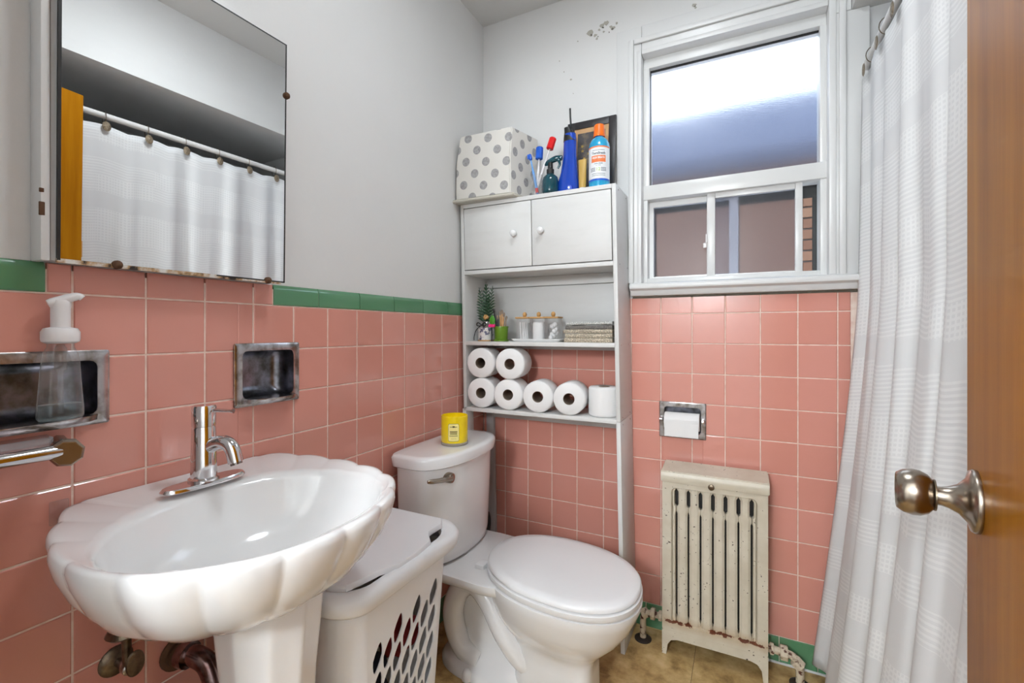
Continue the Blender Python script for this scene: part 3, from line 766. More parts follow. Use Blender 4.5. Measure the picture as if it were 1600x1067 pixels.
bm = BM(); loft(bm, [pring(.125, .125, 0, .03), pring(.123, .123, .03, .03), pring(.09, .09, .09, .05), pring(.076, .076, .2, .05), pring(.074, .074, .40, .05), pring(.078, .078, .52, .05), pring(.086, .086, .60, .05), pring(.090, .090, .652, .05), pring(.088, .088, .664, .04)])
part('pedestal', bm, M['porc'], ps, 60)

# faucet
FX, FY, FZ = .098, -1.262, SZ + .003
fa = thing('faucet', 'chrome single-lever faucet on the sink deck', 'faucet', (FX, FY, FZ))
bm = BM(); pl = superell(FX + .004, FY, .026, .077, 2.6, 40); loft(bm, [[(*p, FZ) for p in pl], [(*p, FZ + .003) for p in pl], [(FX + .004 + (p[0] - FX - .004) * .86, FY + (p[1] - FY) * .95, FZ + .0075) for p in pl]]); part('base_plate', bm, M['chrome'], fa, 40)
bm = BM(); lathe(bm, [(.0265, .006), (.0265, .011), (.0225, .014), (.0205, .108), (.0195, .110), (.0195, .112)], (FX, FY, FZ), 32); part('body', bm, M['chrome'], fa, 40)
bm = BM(); lathe(bm, [(.0205, .1125), (.0207, .148), (.0190, .152), (.001, .1525)], (FX, FY, FZ), 32); part('lever_cap', bm, M['chrome'], fa, 40)
ld = Vector((.93, .32, -.02)).normalized()
bm = BM(); p0 = Vector((FX, FY, FZ + .143)); tube(bm, [p0 + ld * .015, p0 + ld * .060], [.0038, .0030], 10); tube(bm, [p0 + ld * .060, p0 + ld * .064], [.0042, .0042], 10); part('lever', bm, M['chrome'], fa, 40)
sd = Vector((.93, .28, 0)).normalized()
def sp(a, h): return Vector((FX, FY, FZ)) + sd * a + Vector((0, 0, h))
bm = BM(); tube(bm, smooth_path([sp(.008, .068), sp(.028, .079), sp(.046, .081), sp(.062, .071), sp(.071, .044)], 6), .0135, 18); part('spout', bm, M['chrome'], fa, 50)
bm = BM(); lathe(bm, [(.0105, -.001), (.0105, .003)], sp(.0714, .0425), 16, axis_to(sp(.071, .044) - sp(.063, .068))); part('aerator', bm, M['oldchrome'], fa)
# clear plastic hook behind the sink corner
pk = thing('plastic_hook', 'small clear plastic hook behind the sink corner', 'hook', (.006, -1.442, .80))
bm = BM(); box(bm, (.0005, -1.455, .795), (.006, -1.430, .835), .002); part('back_plate', bm, M['clear'], pk)
bm = BM(); tube(bm, smooth_path([(.004, -1.442, .803), (.016, -1.444, .798), (.022, -1.446, .806)], 4), .003, 8); part('prong', bm, M['bronze'], pk)

# shut-off valve and drain under the sink
sv = thing('shutoff_valve', 'tarnished shutoff valve with oval handle under the sink', 'valve', (.0, -1.363, .48))
Mx1 = axis_to((1, 0, 0)); vy, vz = -1.363, .512
bm = BM(); lathe(bm, [(.027, .0), (.027, .002), (.022, .007), (.011, .009), (.008, .010)], (.001, vy, vz), 24, Mx1); part('escutcheon', bm, M['bronze'], sv, 40)
bm = BM(); lathe(bm, [(.0075, .008), (.0075, .035), (.0105, .037), (.0105, .050), (.007, .052), (.005, .07)], (0, vy, vz), 16, Mx1); part('stem', bm, M['oldchrome'], sv, 40)
bm = BM(); lathe(bm, [(.005, -.003), (.018, -.0025), (.020, 0), (.018, .003), (.004, .004)], (0, 0, 0), 24)
for v in bm.verts: v.co = Vector((.072 + v.co.z, -1.364 + v.co.x * .75, .530 + v.co.y * 1.15))
part('handle', bm, M['bronze'], sv, 50)
bm = BM(); tube(bm, [(.045, vy, vz), (.045, vy - .002, .55), (.05, vy - .006, .62)], .0075, 10); lathe(bm, [(.024, .0), (.028, .004), (.024, .012)], (.048, vy - .006, .578), 20); part('supply_tube', bm, M['bronze'], sv, 40)
dr = thing('drain_pipe', 'tarnished drain elbow from the wall beside the sink pedestal', 'pipe', (.0, -1.255, .40))
bm = BM(); lathe(bm, [(.034, .0), (.034, .004), (.026, .008), (.026, .016)], (.001, -1.258, .462), 24, Mx1); part('wall_flange', bm, M['rust'], dr, 40)
bm = BM(); tube(bm, smooth_path([(.004, -1.258, .462), (.035, -1.250, .462), (.070, -1.240, .448), (.088, -1.235, .405), (.090, -1.234, .35)], 6), .0195, 16); tube(bm, [(.016, -1.256, .462), (.034, -1.252, .462)], .0255, 16); part('elbow', bm, M['pipe'], dr, 50)
bm = BM(); tube(bm, smooth_path([(.090, -1.234, .35), (.095, -1.234, .29), (.13, -1.238, .265), (.165, -1.244, .30)], 6), .018, 14); part('trap', bm, M['pipe'], dr, 50)

# ------------------------------------------------------------------ toilet
TY = -.432
to = thing('toilet', 'white two-piece toilet with closed lid beside the back wall', 'toilet', (.4, TY, 0))
def tp(u, v, z):
    return (u, TY + v - .11 * max(0.0, u - .26), z)
def egg(u0, u1, hw, z, n_=2.2, K_=56, sq_=.0):
    c, a_ = (u0 + u1) / 2, (u1 - u0) / 2; out = []
    for k in range(K_):
        t = 2 * PI * k / K_; cc, ss = math.cos(t), math.sin(t)
        out.append(tp(c + a_ * math.copysign(abs(cc) ** (2 / n_), cc), hw * (1 - sq_ * cc) * math.copysign(abs(ss) ** (2 / n_), ss), z))
    return out
bm = BM()
loft(bm, [egg(.400, .656, .088, 0, 5), egg(.402, .655, .084, .05, 5), egg(.402, .655, .080, .12, 4.5), egg(.398, .656, .080, .155, 4), egg(.380, .668, .092, .178, 3), egg(.350, .695, .118, .205, 2.5), egg(.322, .733, .146, .243, 2.3), egg(.305, .763, .167, .285), egg(.292, .782, .181, .325), egg(.288, .790, .187, .345), egg(.288, .790, .187, .356), egg(.300, .78, .178, .360)])
part('bowl', bm, M['porc_tank'], to, 60)
# rear foot, trapway and deck
bm = BM(); loft(bm, [egg(.105, .50, .118, 0, 2.6), egg(.105, .50, .118, .018, 2.6), egg(.115, .49, .108, .032, 2.6), egg(.15, .47, .07, .055, 2.4), egg(.17, .47, .058, .12, 2.4), egg(.15, .47, .060, .22, 2.4), egg(.10, .47, .080, .30, 2.4), egg(.06, .46, .14, .33, 2.6)])
part('foot', bm, M['porc_tank'], to, 60)
bm = BM()
for s_ in (-1, 1):
    tube(bm, smooth_path([tp(.47, .030 * s_, .085), tp(.43, .055 * s_, .105), tp(.375, .070 * s_, .17), tp(.31, .067 * s_, .255), tp(.25, .065 * s_, .29), tp(.19, .062 * s_, .25), tp(.165, .060 * s_, .16), tp(.20, .060 * s_, .07), tp(.27, .058 * s_, .04)], 6), .036, 14)
part('trapway', bm, M['porc_tank'], to, 60)
bm = BM(); loft(bm, [egg(.03, .42, .135, .312, 4), egg(.02, .43, .168, .328, 4), egg(.02, .43, .175, .345, 4), egg(.02, .43, .172, .357, 4), egg(.03, .42, .165, .360, 4)]); part('deck', bm, M['porc_tank'], to, 50)
for s_ in (-1, 1):
    bm = BM(); lathe(bm, [(.016, 0), (.015, .016), (.011, .028), (.004, .032)], tp(.255, .118 * s_, .010), 18); part('bolt_cap', bm, M['seat'], to, 60)
# seat ring and lid
LID0, LID1 = .297, .786
bm = BM(); loft(bm, [egg(LID0, LID1, .182, .360, 2.25, 72, -.03), egg(LID0 - .004, LID1 + .003, .187, .366, 2.25, 72, -.03), egg(LID0 - .004, LID1 + .003, .187, .378, 2.25, 72, -.03), egg(LID0 + .002, LID1 - .002, .182, .381, 2.25, 72, -.03)]); part('seat', bm, M['seat'], to, 50)
bm = BM(); loft(bm, [egg(LID0 + .004, LID1 - .006, .180, .3822, 2.25, 72, -.03), egg(LID0, LID1, .185, .386, 2.25, 72, -.03), egg(LID0, LID1, .185, .394, 2.25, 72, -.03), egg(LID0 + .006, LID1 - .006, .179, .4005, 2.25, 72, -.03), egg(LID0 + .03, LID1 - .03, .157, .403, 2.25, 72, -.03), egg(LID0 + .14, LID1 - .14, .06, .405, 2.25, 72, -.03)]); part('lid', bm, M['seat'], to, 50)
bm = BM()
for s_ in (-1, 1): box(bm, tp(.272, .075 * s_ - .022, .356), tp(.305, .075 * s_ + .022, .373), .004)
part('seat_hinge', bm, M['seat'], to)
# tank
def tank(z, hw, x1, x0=.022, n_=3.0):
    out = []
    for k in range(64):
        t = 2 * PI * k / 64; cc, ss = math.cos(t), math.sin(t)
        y = hw * math.copysign(abs(ss) ** (2 / n_), ss)
        xm = (x0 + x1) / 2; a_ = (x1 - x0) / 2
        x = xm + a_ * math.copysign(abs(cc) ** (2 / (n_ if cc > 0 else 9)), cc)
        if cc > 0: x += .022 * (1 - (y / hw) ** 2)
        out.append((x, TY + y, z))
    return out
bm = BM(); loft(bm, [tank(.360, .165, .172), tank(.375, .188, .184), tank(.40, .194, .187), tank(.55, .203, .191), tank(.685, .208, .194)]); part('tank', bm, M['porc_tank'], to, 50)
bm = BM(); loft(bm, [tank(.683, .212, .196, .016), tank(.689, .222, .206, .012), tank(.716, .226, .209, .010), tank(.724, .220, .203, .014), tank(.7255, .20, .185, .03)]); part('tank_lid', bm, M['porc_tank'], to, 50)
lv = Vector((.198, -.570, .652))
bm = BM(); lathe(bm, [(.017, -.010), (.017, .010), (.015, .016), (.004, .018)], lv, 24, Mx1)
tube(bm, smooth_path([lv + Vector((.012, 0, 0)), lv + Vector((.006, -.03, .002)), lv + Vector((-.008, -.060, .004)), lv + Vector((-.020, -.082, .006))], 4), [.010, .0095, .009, .0085, .008, .008, .0075, .0075, .0075, .0075, .007, .006, .005], 12); part('flush_lever', bm, M['nickel'], to, 50)
# black supply hose behind the tank
bm = BM(); tube(bm, smooth_path([(.125, -.245, .380), (.135, -.216, .40), (.138, -.208, .36), (.125, -.21, .28), (.08, -.22, .16), (.04, -.23, .10), (.004, -.235, .09)], 5), .013, 10)
part('supply_hose', bm, M['black'], to, 50)
# candle
cd = thing('candle', 'yellow jar candle with printed label on the toilet tank', 'candle', (.135, -.44, .7262))
cc_ = Vector((.135, -.44, .7262))
bm = BM(); lathe(bm, [(.046, 0), (.0475, .002), (.0475, .008), (.046, .0095)], cc_, 40); part('glass_base', bm, M['glassgrey'], cd, 40)
bm = BM(); lathe(bm, [(.0455, .0095), (.0465, .012), (.0465, .100), (.0455, .1005), (.0435, .1005), (.0435, .078), (.001, .077)], cc_, 48); part('jar', bm, M['yellow'], cd, 40)
caz = math.atan2(CAM.y - cc_.y, CAM.x - cc_.x) - R(4)
def onjar(rr):
    def fn(x, z): a_ = caz + x / .0468; return Vector((cc_.x + rr * math.cos(a_), cc_.y + rr * math.sin(a_), cc_.z + z))
    return fn
def patch(bm, fn, x0, x1, z0, z1, k=8):
    vs = [(bm.verts.new(fn(x0 + (x1 - x0) * i / k, z0)), bm.verts.new(fn(x0 + (x1 - x0) * i / k, z1))) for i in range(k + 1)]
    for a, b_ in zip(vs, vs[1:]): bm.faces.new((a[0], b_[0], b_[1], a[1]))
def label_poly(bm, fn, poly):
    bm.faces.new([bm.verts.new(fn(*p)) for p in poly])
def rr_label(bm, fn, w_, z0, z1, r_, k=16):
    prev = None
    for i in range(k + 1):
        x = -w_ + 2 * w_ * i / k; e = max(0.0, abs(x) - (w_ - r_)); ins = r_ - math.sqrt(max(0, r_ * r_ - e * e))
        cur_ = (bm.verts.new(fn(x, z0 + ins)), bm.verts.new(fn(x, z1 - ins)))
        if prev: bm.faces.new((prev[0], cur_[0], cur_[1], prev[1]))
        prev = cur_
bm = BM(); rr_label(bm, onjar(.0468), .0195, .017, .078, .006); part('label_border', bm, M['ink'], cd, 0)
bm = BM(); rr_label(bm, onjar(.0471), .0184, .0182, .0768, .005); lab = part('label', bm, M['cream_label'], cd, 0)
bm = BM(); f_ = onjar(.0474)
for w_, z_, h_ in ((.013, .050, .0026), (.0125, .0455, .0026), (.0125, .041, .0022), (.014, .0365, .0013), (.014, .034, .0013), (.009, .026, .0008)): patch(bm, f_, -w_, w_, z_, z_ + h_, 4)
for x_ in (-.011, -.007, .006, .010): patch(bm, f_, x_ - .0016, x_ + .0016, .0655, .068, 1)
label_poly(bm, f_, [(.005 * math.cos(a), .0675 + .003 * math.sin(a)) for a in [2 * PI * k / 10 for k in range(10)]])
part('label_print', bm, M['ink'], cd, 0)

# ------------------------------------------------------------------ laundry hamper
hm = thing('laundry_hamper', 'white plastic laundry hamper with leaf cutouts between sink and toilet', 'hamper', (.18, -.945, 0))
HX0, HX1, HY0, HY1 = .022, .345, -1.135, -.762      # at rim
def hrect(z, inset=0.0, r=.055, k=6):
    t = (.585 - z) / .585; ins = .030 * t + inset
    return rrect(HX0 + ins, HX1 - ins, HY0 + ins, HY1 - ins, r, k), ins
zs = [.004, .02, .06, .2, .4, .52, .56]
rg = []
for z_ in zs:
    pts, ins = hrect(z_)
    q_ = [(p[0], p[1], z_) for p in pts]
    rg.append([(q_[0][0], q_[0][1] - .003, z_)] + q_ + [(q_[-1][0], q_[-1][1] + .003, z_)])
nP = len(rg[0])
# ring starts at the +x/+y corner (angle 0 => flat +x face lies between the last and first point)
bm = BM(); vr = [[bm.verts.new(p) for p in r] for r in rg]
for a, b_ in zip(vr, vr[1:]):
    for i in range(nP - 1): bm.faces.new((a[i], a[i + 1], b_[i + 1], b_[i]))
bm.faces.new(list(reversed(vr[0])))
o = part('basket', bm, M['plastic'], hm, 50); so = o.modifiers.new('t', 'SOLIDIFY'); so.thickness = .0025; so.offset = 0
# perforated +x face
def fpt(s_, z):
    t = (.585 - z) / .585; ins = .030 * t
    return Vector((HX1 - ins, (HY0 + ins + .055) * (1 - s_) + (HY1 - ins - .055) * s_, z))
bm = BM(); NC = 7; CH = .066; s0_, s1_ = .06, .985
def quad(a, b_, z0, z1): bm.faces.new([bm.verts.new(fpt(*q)) for q in ((a, z0), (b_, z0), (b_, z1), (a, z1))])
quad(0, s0_, .004, .56); quad(s1_, 1, .004, .56)
for c in range(NC):
    a, b_ = s0_ + (s1_ - s0_) * c / NC, s0_ + (s1_ - s0_) * (c + 1) / NC
    ztop = .470 + .004 * c - (.033 if c % 2 else 0) + (.0 if c else -.02)
    nrow = 6; quad(a, b_, ztop, .56); quad(a, b_, .004, ztop - nrow * CH)
    for r in range(nrow):
        z1, z0 = ztop - r * CH, ztop - (r + 1) * CH
        mid_s, mid_z = (a + b_) / 2, (z0 + z1) / 2; KK = 16; outp = []; inn = []
        for k in range(KK):
            t = 2 * PI * k / KK + PI / 4
            cx, cz = math.cos(t), math.sin(t); mm = max(abs(cx), abs(cz))
            outp.append((mid_s + (b_ - a) / 2 * cx / mm, mid_z + CH / 2 * cz / mm))
            # leaf: pointed lens, tilted
            lz = cz * .47 * CH; lw = .44 * (b_ - a) * cx * (1 - .35 * abs(cz))
            inn.append((mid_s + lw + .26 * (b_ - a) * (lz / (.5 * CH)), mid_z + lz))
        ov = [bm.verts.new(fpt(*q)) for q in outp]; iv = [bm.verts.new(fpt(*q)) for q in inn]
        for k in range(KK):
            j = (k + 1) % KK; bm.faces.new((ov[k], ov[j], iv[j], iv[k]))
o = part('perforated_side', bm, M['plastic'], hm, 0); so = o.modifiers.new('t', 'SOLIDIFY'); so.thickness = .0025; so.offset = 0; so.use_rim = False
# rolled rim
bm = BM(); rr = []
for z_, ins in ((.545, -.001), (.543, -.016), (.553, -.026), (.575, -.029), (.588, -.022), (.590, -.008), (.586, .004), (.57, .006)):
    pts = rrect(HX0 + ins, HX1 - ins, HY0 + ins, HY1 - ins, .065, 8); q = []
    for p in pts:
        q.append((p[0], p[1], z_ + .010 * ((p[1] - (HY0 + HY1) / 2) / .19) ** 2))
    rr.append(q)
loft(bm, rr, False, False); part('rim', bm, M['plastic'], hm, 60)
# lid with a bulging tab on the open side
Lp = [(HX0 + .004, HY0 + .0), (HX1 - .045, HY0 + .0), (HX1 - .018, HY0 + .016), (HX1 - .010, HY0 + .070), (HX1 - .006, HY0 + .100), (HX1 + .012, HY0 + .14), (HX1 + .014, (HY0 + HY1) / 2 + .02), (HX1 + .008, HY1 - .11), (HX1 - .016, HY1 - .085), (HX1 - .026, HY1 - .070), (HX1 - .022, HY1 - .02), (HX1 - .040, HY1 + .004), (HX0 + .004, HY1 + .004)]
bm = BM(); lo_ = [(p[0], p[1]) for p in Lp]
cxl, cyl = .17, (HY0 + HY1) / 2
def lidr(s_, z): return [(cxl + (p[0] - cxl) * s_, cyl + (p[1] - cyl) * s_, z + .006 * ((p[1] - cyl) / .19) ** 2) for p in lo_]
loft(bm, [lidr(1, .591), lidr(1.0, .599), lidr(.985, .603), lidr(.55, .607)]); part('lid', bm, M['plastic'], hm, 40)
# laundry inside
def lump(name, c, r, m, label, sq_=(1, 1, 1)):
    bm = BM(); bmesh.ops.create_icosphere(bm, subdivisions=4, radius=1)
    for v in bm.verts:
        p = v.co.copy(); k = 1 + .16 * math.sin(p.x * 7 + c[1] * 30) * math.sin(p.y * 6 + 1) + .10 * math.sin(p.z * 11 + p.x * 5)
        v.co = Vector((c[0] + p.x * r * sq_[0] * k, c[1] + p.y * r * sq_[1] * k, c[2] + p.z * r * sq_[2] * k))
    return part(name, bm, m, None, 80, label, 'laundry', 'laundry inside the hamper')
lump('folded_garment', (.185, -.955, .066), .11, M['greycloth'], 'crumpled grey garment low in the hamper', (1, 1.15, .45))
lump('folded_garment', (.19, -1.00, .26), .10, M['navy'], 'dark navy garment behind the hamper cutouts', (1, .95, .9))
lump('folded_garment', (.22, -.850, .33), .058, M['redcloth'], 'dark red garment near the far end of the hamper', (1, .9, .9))
lump('folded_garment', (.215, -.835, .465), .05, M['clothgrey'], 'patterned grey garment at the top of the hamper', (1.1, .9, .9))

# ------------------------------------------------------------------ shelf unit
LEAN = .0195
def lean(bm):
    for v in bm.verts: v.co.x += (1.636 - v.co.z) * LEAN
    return bm
su = thing('shelf_unit', 'tall white wooden shelf unit standing against the back wall', 'shelf unit', (.33, -.1, 0))
XL0, XL1, XR0, XR1, YF, YB = .004, .018, .632, .647, -.200, -.004
def sbox(name, lo, hi, bev=.0012, m=None, parent=None): return part(name, lean(box(BM(), lo, hi, bev)), m or M['wood_white'], parent or su)
sbox('side_panel', (XL0, YF, .805), (XL1, YB, 1.640)); sbox('side_panel', (XR0, YF, .805), (XR1, YB, 1.640))
sbox('leg_panel', (XR0, YF, 0), (XR1, YB, .8035))
sbox('leg_panel', (XL0 - .006, YF, 0), (XL1 - .004, -.14, .8035))
sbox('leg_panel', (XL0 + .004, -.022, 0), (XL1 + .026, -.006, .8035), m=mat('grey_painted_leg', (.42, .41, .41), .5))
sbox('top_panel', (XL1, YF, 1.624), (XR0, YB, 1.640))
sbox('shelf', (XL1, YF, 1.352), (XR0, YB, 1.368)); sbox('shelf', (XL1, YF, 1.064), (XR0, YB, 1.080)); sbox('shelf', (XL1 - .012, YF, .796), (XR0 + .002, YB, .8115))
sbox('back_panel', (XL1, YB - .006, 1.080), (XR0, YB, 1.310)); sbox('back_rail', (XL1, YB - .012, 1.312), (XR0, YB, 1.352)); sbox('back_rail', (XL1, YB - .012, .742), (XR0, YB, .796)); sbox('back_rail', (XL1, YB - .012, 1.045), (XR0, YB, 1.064))
sbox('back_panel', (XL1, YB - .006, 1.368), (XR0, YB, 1.624))
for a0, a1, kx in ((.0210, .3208, .256), (.3240, .6290, .3685)):
    d_ = sbox('door', (a0, YF - .001, 1.3712), (a1, YF + .012, 1.6208), .0018)
    c_ = Vector((kx + (1.636 - 1.498) * LEAN * .0, YF - .001, 1.498)); My = axis_to((0, -1, 0))
    bm = BM(); lathe(bm, [(.006, 0), (.006, .008), (.011, .013), (.0132, .019), (.011, .026), (.004, .029)], c_, 20, My); part('knob', bm, M['porc'], d_, 60)
for x_, z_ in ((XR1, 1.625), (XR1, 1.36), (XR1, 1.072), (XR1, .815), (XR1, .79)):
    for y_ in (-.165, -.045):
        bm = BM(); lathe(bm, [(.003, 0), (.003, .0008), (.001, .001)], (x_, y_, z_), 8, Mx1); part('screw', lean(bm), M['oldchrome'], su)
ZT, Z2, Z3 = 1.6405, 1.0805, .8118
def lx(x, z): return x + (1.636 - z) * LEAN   # things on lower shelves follow the lean

# fabric storage box (folding lid flap at its foot)
fb = thing('storage_box', 'cream fabric storage box with grey polka dots on the shelf unit', 'storage box', (.12, -.13, ZT))
bm = BM()
def fbr(s_, z, top=0): 
    pts = [(-.002, -.228), (.245, -.222), (.290, -.055), (.035, -.035)]
    cx, cy = .14, -.135
    return [(cx + (p[0] - cx) * s_ + .010 * top, cy + (p[1] - cy) * s_, z - (.0 if p[1] < -.1 else 0)) for p in pts]
loft(bm, [fbr(.99, ZT + .012), fbr(1.0, ZT + .05), fbr(.985, ZT + .16), fbr(.95, ZT + .262, 1), fbr(.93, ZT + .2705, 1)])
bmesh.ops.bevel(bm, geom=[e for e in bm.edges], offset=.004, segments=2, affect='EDGES', clamp_overlap=True)
part('body', bm, M['dots'], fb, 40)
bm = BM(); prism(bm, [(-.022, -.240), (.262, -.230), (.298, -.050), (.03, -.022)], 'z', ZT, ZT + .012); bmesh.ops.bevel(bm, geom=bm.edges[:], offset=.003, segments=2, affect='EDGES'); part('flap', bm, mat('cream_fabric_edge', (.55, .52, .45), .9), fb, 40)

# tumbler with toothbrushes
tu = Vector((.338, -.178, ZT))
tt = thing('tumbler', 'clear glass tumbler holding toothbrushes on the shelf unit', 'tumbler', tu)
bm = BM(); lathe(bm, [(.016, 0), (.0195, .001), (.0215, .078), (.0205, .078), (.0185, .004), (.001, .0035)], tu, 24); part('glass', bm, M['clear'], tt, 40)
def brush(base, tip, m_handle, m_head, label, head_r=.009, kind='head', stripe=None):
    base, tip = Vector(base), Vector(tip); d = (tip - base).normalized()
    t = thing('toothbrush', label, 'toothbrush', base, 'toothbrushes in the tumbler')
    bm = BM(); L_ = (tip - base).length
    tube(bm, [base, base + d * L_ * .2, base + d * L_ * .55, base + d * L_ * .75, tip], [.0042, .0055, .0052, .003, .003], 10); part('handle', bm, m_handle, t, 50)
    bm = BM(); Mq = axis_to(d)
    if kind == 'cap':
        lathe(bm, [(head_r * .8, -.026), (head_r, -.024), (head_r, .018), (head_r * .8, .021)], tip, 10, Mq); part('head_cover', bm, m_head, t, 30)
    else:
        lathe(bm, [(.003, -.012), (.0065, -.008), (.0065, .010), (.003, .014)], tip, 12, Mq); 
        for v in bm.verts: pass
        part('head', bm, m_head, t, 50)
        bm = BM(); box(bm, tip + Vector((-.011, -.006, -.006)), tip + Vector((-.004, .004, .012)), .002); part('bristles', bm, M['bluecap'], t)
    if stripe:
        bm = BM(); tube(bm, [base + d * .004, base + d * .022], .0062, 10); part('grip_band', bm, stripe, t)
brush(tu + Vector((.004, -.004, .006)), tu + Vector((-.026, -.004, .150)), M['ltblue'], M['bluecap'], 'light blue toothbrush leaning left in the tumbler', stripe=M['red'])
brush(tu + Vector((-.003, .006, .006)), tu + Vector((.006, .010, .168)), M['milky'], M['bluecap'], 'pale toothbrush with blue head cover in the tumbler', .0145, 'cap')
brush(tu + Vector((-.008, .0, .006)), tu + Vector((.048, .030, .205)), M['milky'], M['red'], 'pale toothbrush with red head cover in the tumbler', .0140, 'cap')
# small teal spray bottle
tb = Vector((.392, -.176, ZT)); t = thing('spray_bottle', 'small dark teal spray bottle with trigger on the shelf unit', 'spray bottle', tb)
bm = BM(); lathe(bm, [(.026, 0), (.030, .003), (.031, .01), (.031, .048), (.028, .062), (.016, .073), (.0115, .077)], tb, 28); part('bottle', bm, M['teal'], t, 50)
bm = BM(); lathe(bm, [(.014, .075), (.0145, .092), (.010, .096), (.009, .118)], tb, 18); part('collar', bm, M['black'], t, 40)
bm = BM(); tube(bm, smooth_path([tb + Vector((-.022, 0, .112)), tb + Vector((0, 0, .124)), tb + Vector((.026, .002, .132)), tb + Vector((.046, .004, .131))], 4), [.003, .006, .009, .010, .010, .0105, .011, .011, .011, .010, .010, .010, .009], 10); part('spray_head', bm, M['teal'], t, 50)
bm = BM(); tube(bm, smooth_path([tb + Vector((.032, 0, .126)), tb + Vector((.038, 0, .108)), tb + Vector((.030, 0, .092))], 4), [.006, .006, .006, .005, .005, .005, .004, .004, .004], 8); part('trigger', bm, M['teal'], t, 50)
# tall blue bottle
bb_ = Vector((.452, -.148, ZT)); t = thing('tall_bottle', 'tall tapered blue bottle with black cap on the shelf unit', 'bottle', bb_)
def el(c, h, a_, b2, off=0): return [(c.x + off + a_ * math.cos(q), c.y + b2 * math.sin(q), c.z + h) for q in [2 * PI * k / 28 for k in range(28)]]
bm = BM(); loft(bm, [el(bb_, 0, .041, .026), el(bb_, .003, .044, .028), el(bb_, .03, .043, .028), el(bb_, .08, .033, .024, .005), el(bb_, .14, .026, .02, .008), el(bb_, .20, .0245, .019, .009), el(bb_, .224, .022, .018, .009)]); part('bottle', bm, M['blue'], t, 50)
bm = BM(); loft(bm, [el(bb_, .196, .0252, .0196, .0085), el(bb_, .215, .0235, .0185, .008), el(bb_, .235, .0165, .013, .003), el(bb_, .250, .014, .012, .0)]); part('cap', bm, M['black'], t, 50)
bm = BM(); tube(bm, smooth_path([bb_ + Vector((.014, 0, .225)), bb_ + Vector((.012, 0, .26)), bb_ + Vector((.010, 0, .29)), bb_ + Vector((.009, 0, .322))], 3), .0036, 8); part('lever', bm, M['black'], t, 50)
# tan squeeze tube
tn = Vector((.512, -.155, ZT)); t = thing('squeeze_tube', 'tan squeeze tube standing between blue and aqua bottles', 'tube', tn)
bm = BM(); loft(bm, [el(tn, .012, .013, .013), el(tn, .03, .014, .013), el(tn, .085, .015, .008), el(tn, .118, .016, .002)]); part('tube', bm, M['tan'], t, 50)
bm = BM(); lathe(bm, [(.011, 0), (.012, .001), (.012, .012)], tn, 18); part('cap', bm, M['labelw'], t)
# framed print leaning on the wall
fr = thing('picture_frame', 'small dark framed print leaning behind the bottles', 'picture frame', (.50, -.03, ZT))
def frp(bm):
    for v in bm.verts: v.co.y += -.055 + (v.co.z - ZT) * .13
    return bm
FX0, FX1, FH = .408, .606, .322
bm = BM()
for lo, hi in (((FX0, -.012, ZT), (FX0 + .03, 0, ZT + FH)), ((FX1 - .028, -.012, ZT), (FX1, 0, ZT + FH)), ((FX0 + .03, -.012, ZT + FH - .03), (FX1 - .028, 0, ZT + FH)), ((FX0 + .03, -.012, ZT), (FX1 - .028, 0, ZT + .03))): box(bm, lo, hi, .0015)
part('frame', frp(bm), M['frameblk'], fr)
part('mount', frp(box(BM(), (FX0 + .028, -.007, ZT + .028), (FX1 - .026, -.003, ZT + FH - .028))), M['artmat'], fr)
part('print', frp(box(BM(), (FX0 + .044, -.0085, ZT + .044), (FX1 - .042, -.0069, ZT + FH - .050))), M['art'], fr)
bm = BM()
for k in range(16):
    a_ = random.uniform(0, 6.28); cx, cz = FX0 + .10 + .035 * math.cos(a_), ZT + .12 + .12 * random.random()
    label_poly(bm, lambda x, z: Vector((x, -.0088, z)), [(cx + .009 * math.cos(a_ + q) * (1 if j % 2 else .35), cz + .009 * math.sin(a_ + q) * (1 if j % 2 else .35)) for j, q in enumerate([2 * PI * i / 10 for i in range(10)])])
part('printed_flowers', frp(bm), mat('ochre_print', (.40, .27, .06), .7), fr, 0)
# mouthwash
mw = Vector((.574, -.150, ZT)); t = thing('mouthwash_bottle', 'aqua mouthwash bottle with orange cap on the shelf unit', 'bottle', mw)
bm = BM(); lathe(bm, [(.034, 0), (.0375, .003), (.038, .010), (.038, .150), (.036, .164), (.029, .178), (.019, .186), (.0165, .190)], mw, 40); part('bottle', bm, M['aqua'], t, 40)
bm = BM(); lathe(bm, [(.0175, .185), (.0175, .192)], mw, 24); part('neck_ring', bm, M['blue'], t)
bm = BM(); lathe(bm, [(.0205, .190), (.0215, .193), (.0185, .232), (.0175, .234), (.001, .234)], mw, 24); part('cap', bm, M['orange'], t, 30)
maz = math.atan2(CAM.y - mw.y, CAM.x - mw.x) - R(6)
def onmw(rr):
    def fn(x, z): a_ = maz + x / .0384; return Vector((mw.x + rr * math.cos(a_), mw.y + rr * math.sin(a_), mw.z + z))
    return fn
bm = BM(); patch(bm, onmw(.0383), -.052, .052, .022, .146, 24); part('label', bm, M['labelw'], t, 60)
bm = BM(); patch(bm, onmw(.0385), -.052, .052, .141, .146, 24); patch(bm, onmw(.0385), -.026, .028, .088, .112, 12); part('label_orange', bm, M['labelo'], t, 60)
bm = BM(); patch(bm, onmw(.0385), -.052, .052, .022, .029, 24); part('label_blue_band', bm, M['bluecap'], t, 60)
bm = BM(); fn = onmw(.0387)
add_text(bm, 'TheraBreath', .0125, lambda x, y: fn(x + .001, y + .120), True, .80)
add_text(bm, 'ORAL RINSE', .0055, lambda x, y: fn(x + .001, y + .0825), True)
add_text(bm, 'ICY MINT', .0045, lambda x, y: fn(x + .001, y + .076))
patch(bm, onmw(.0386), -.022, .024, .130, .1315, 8)
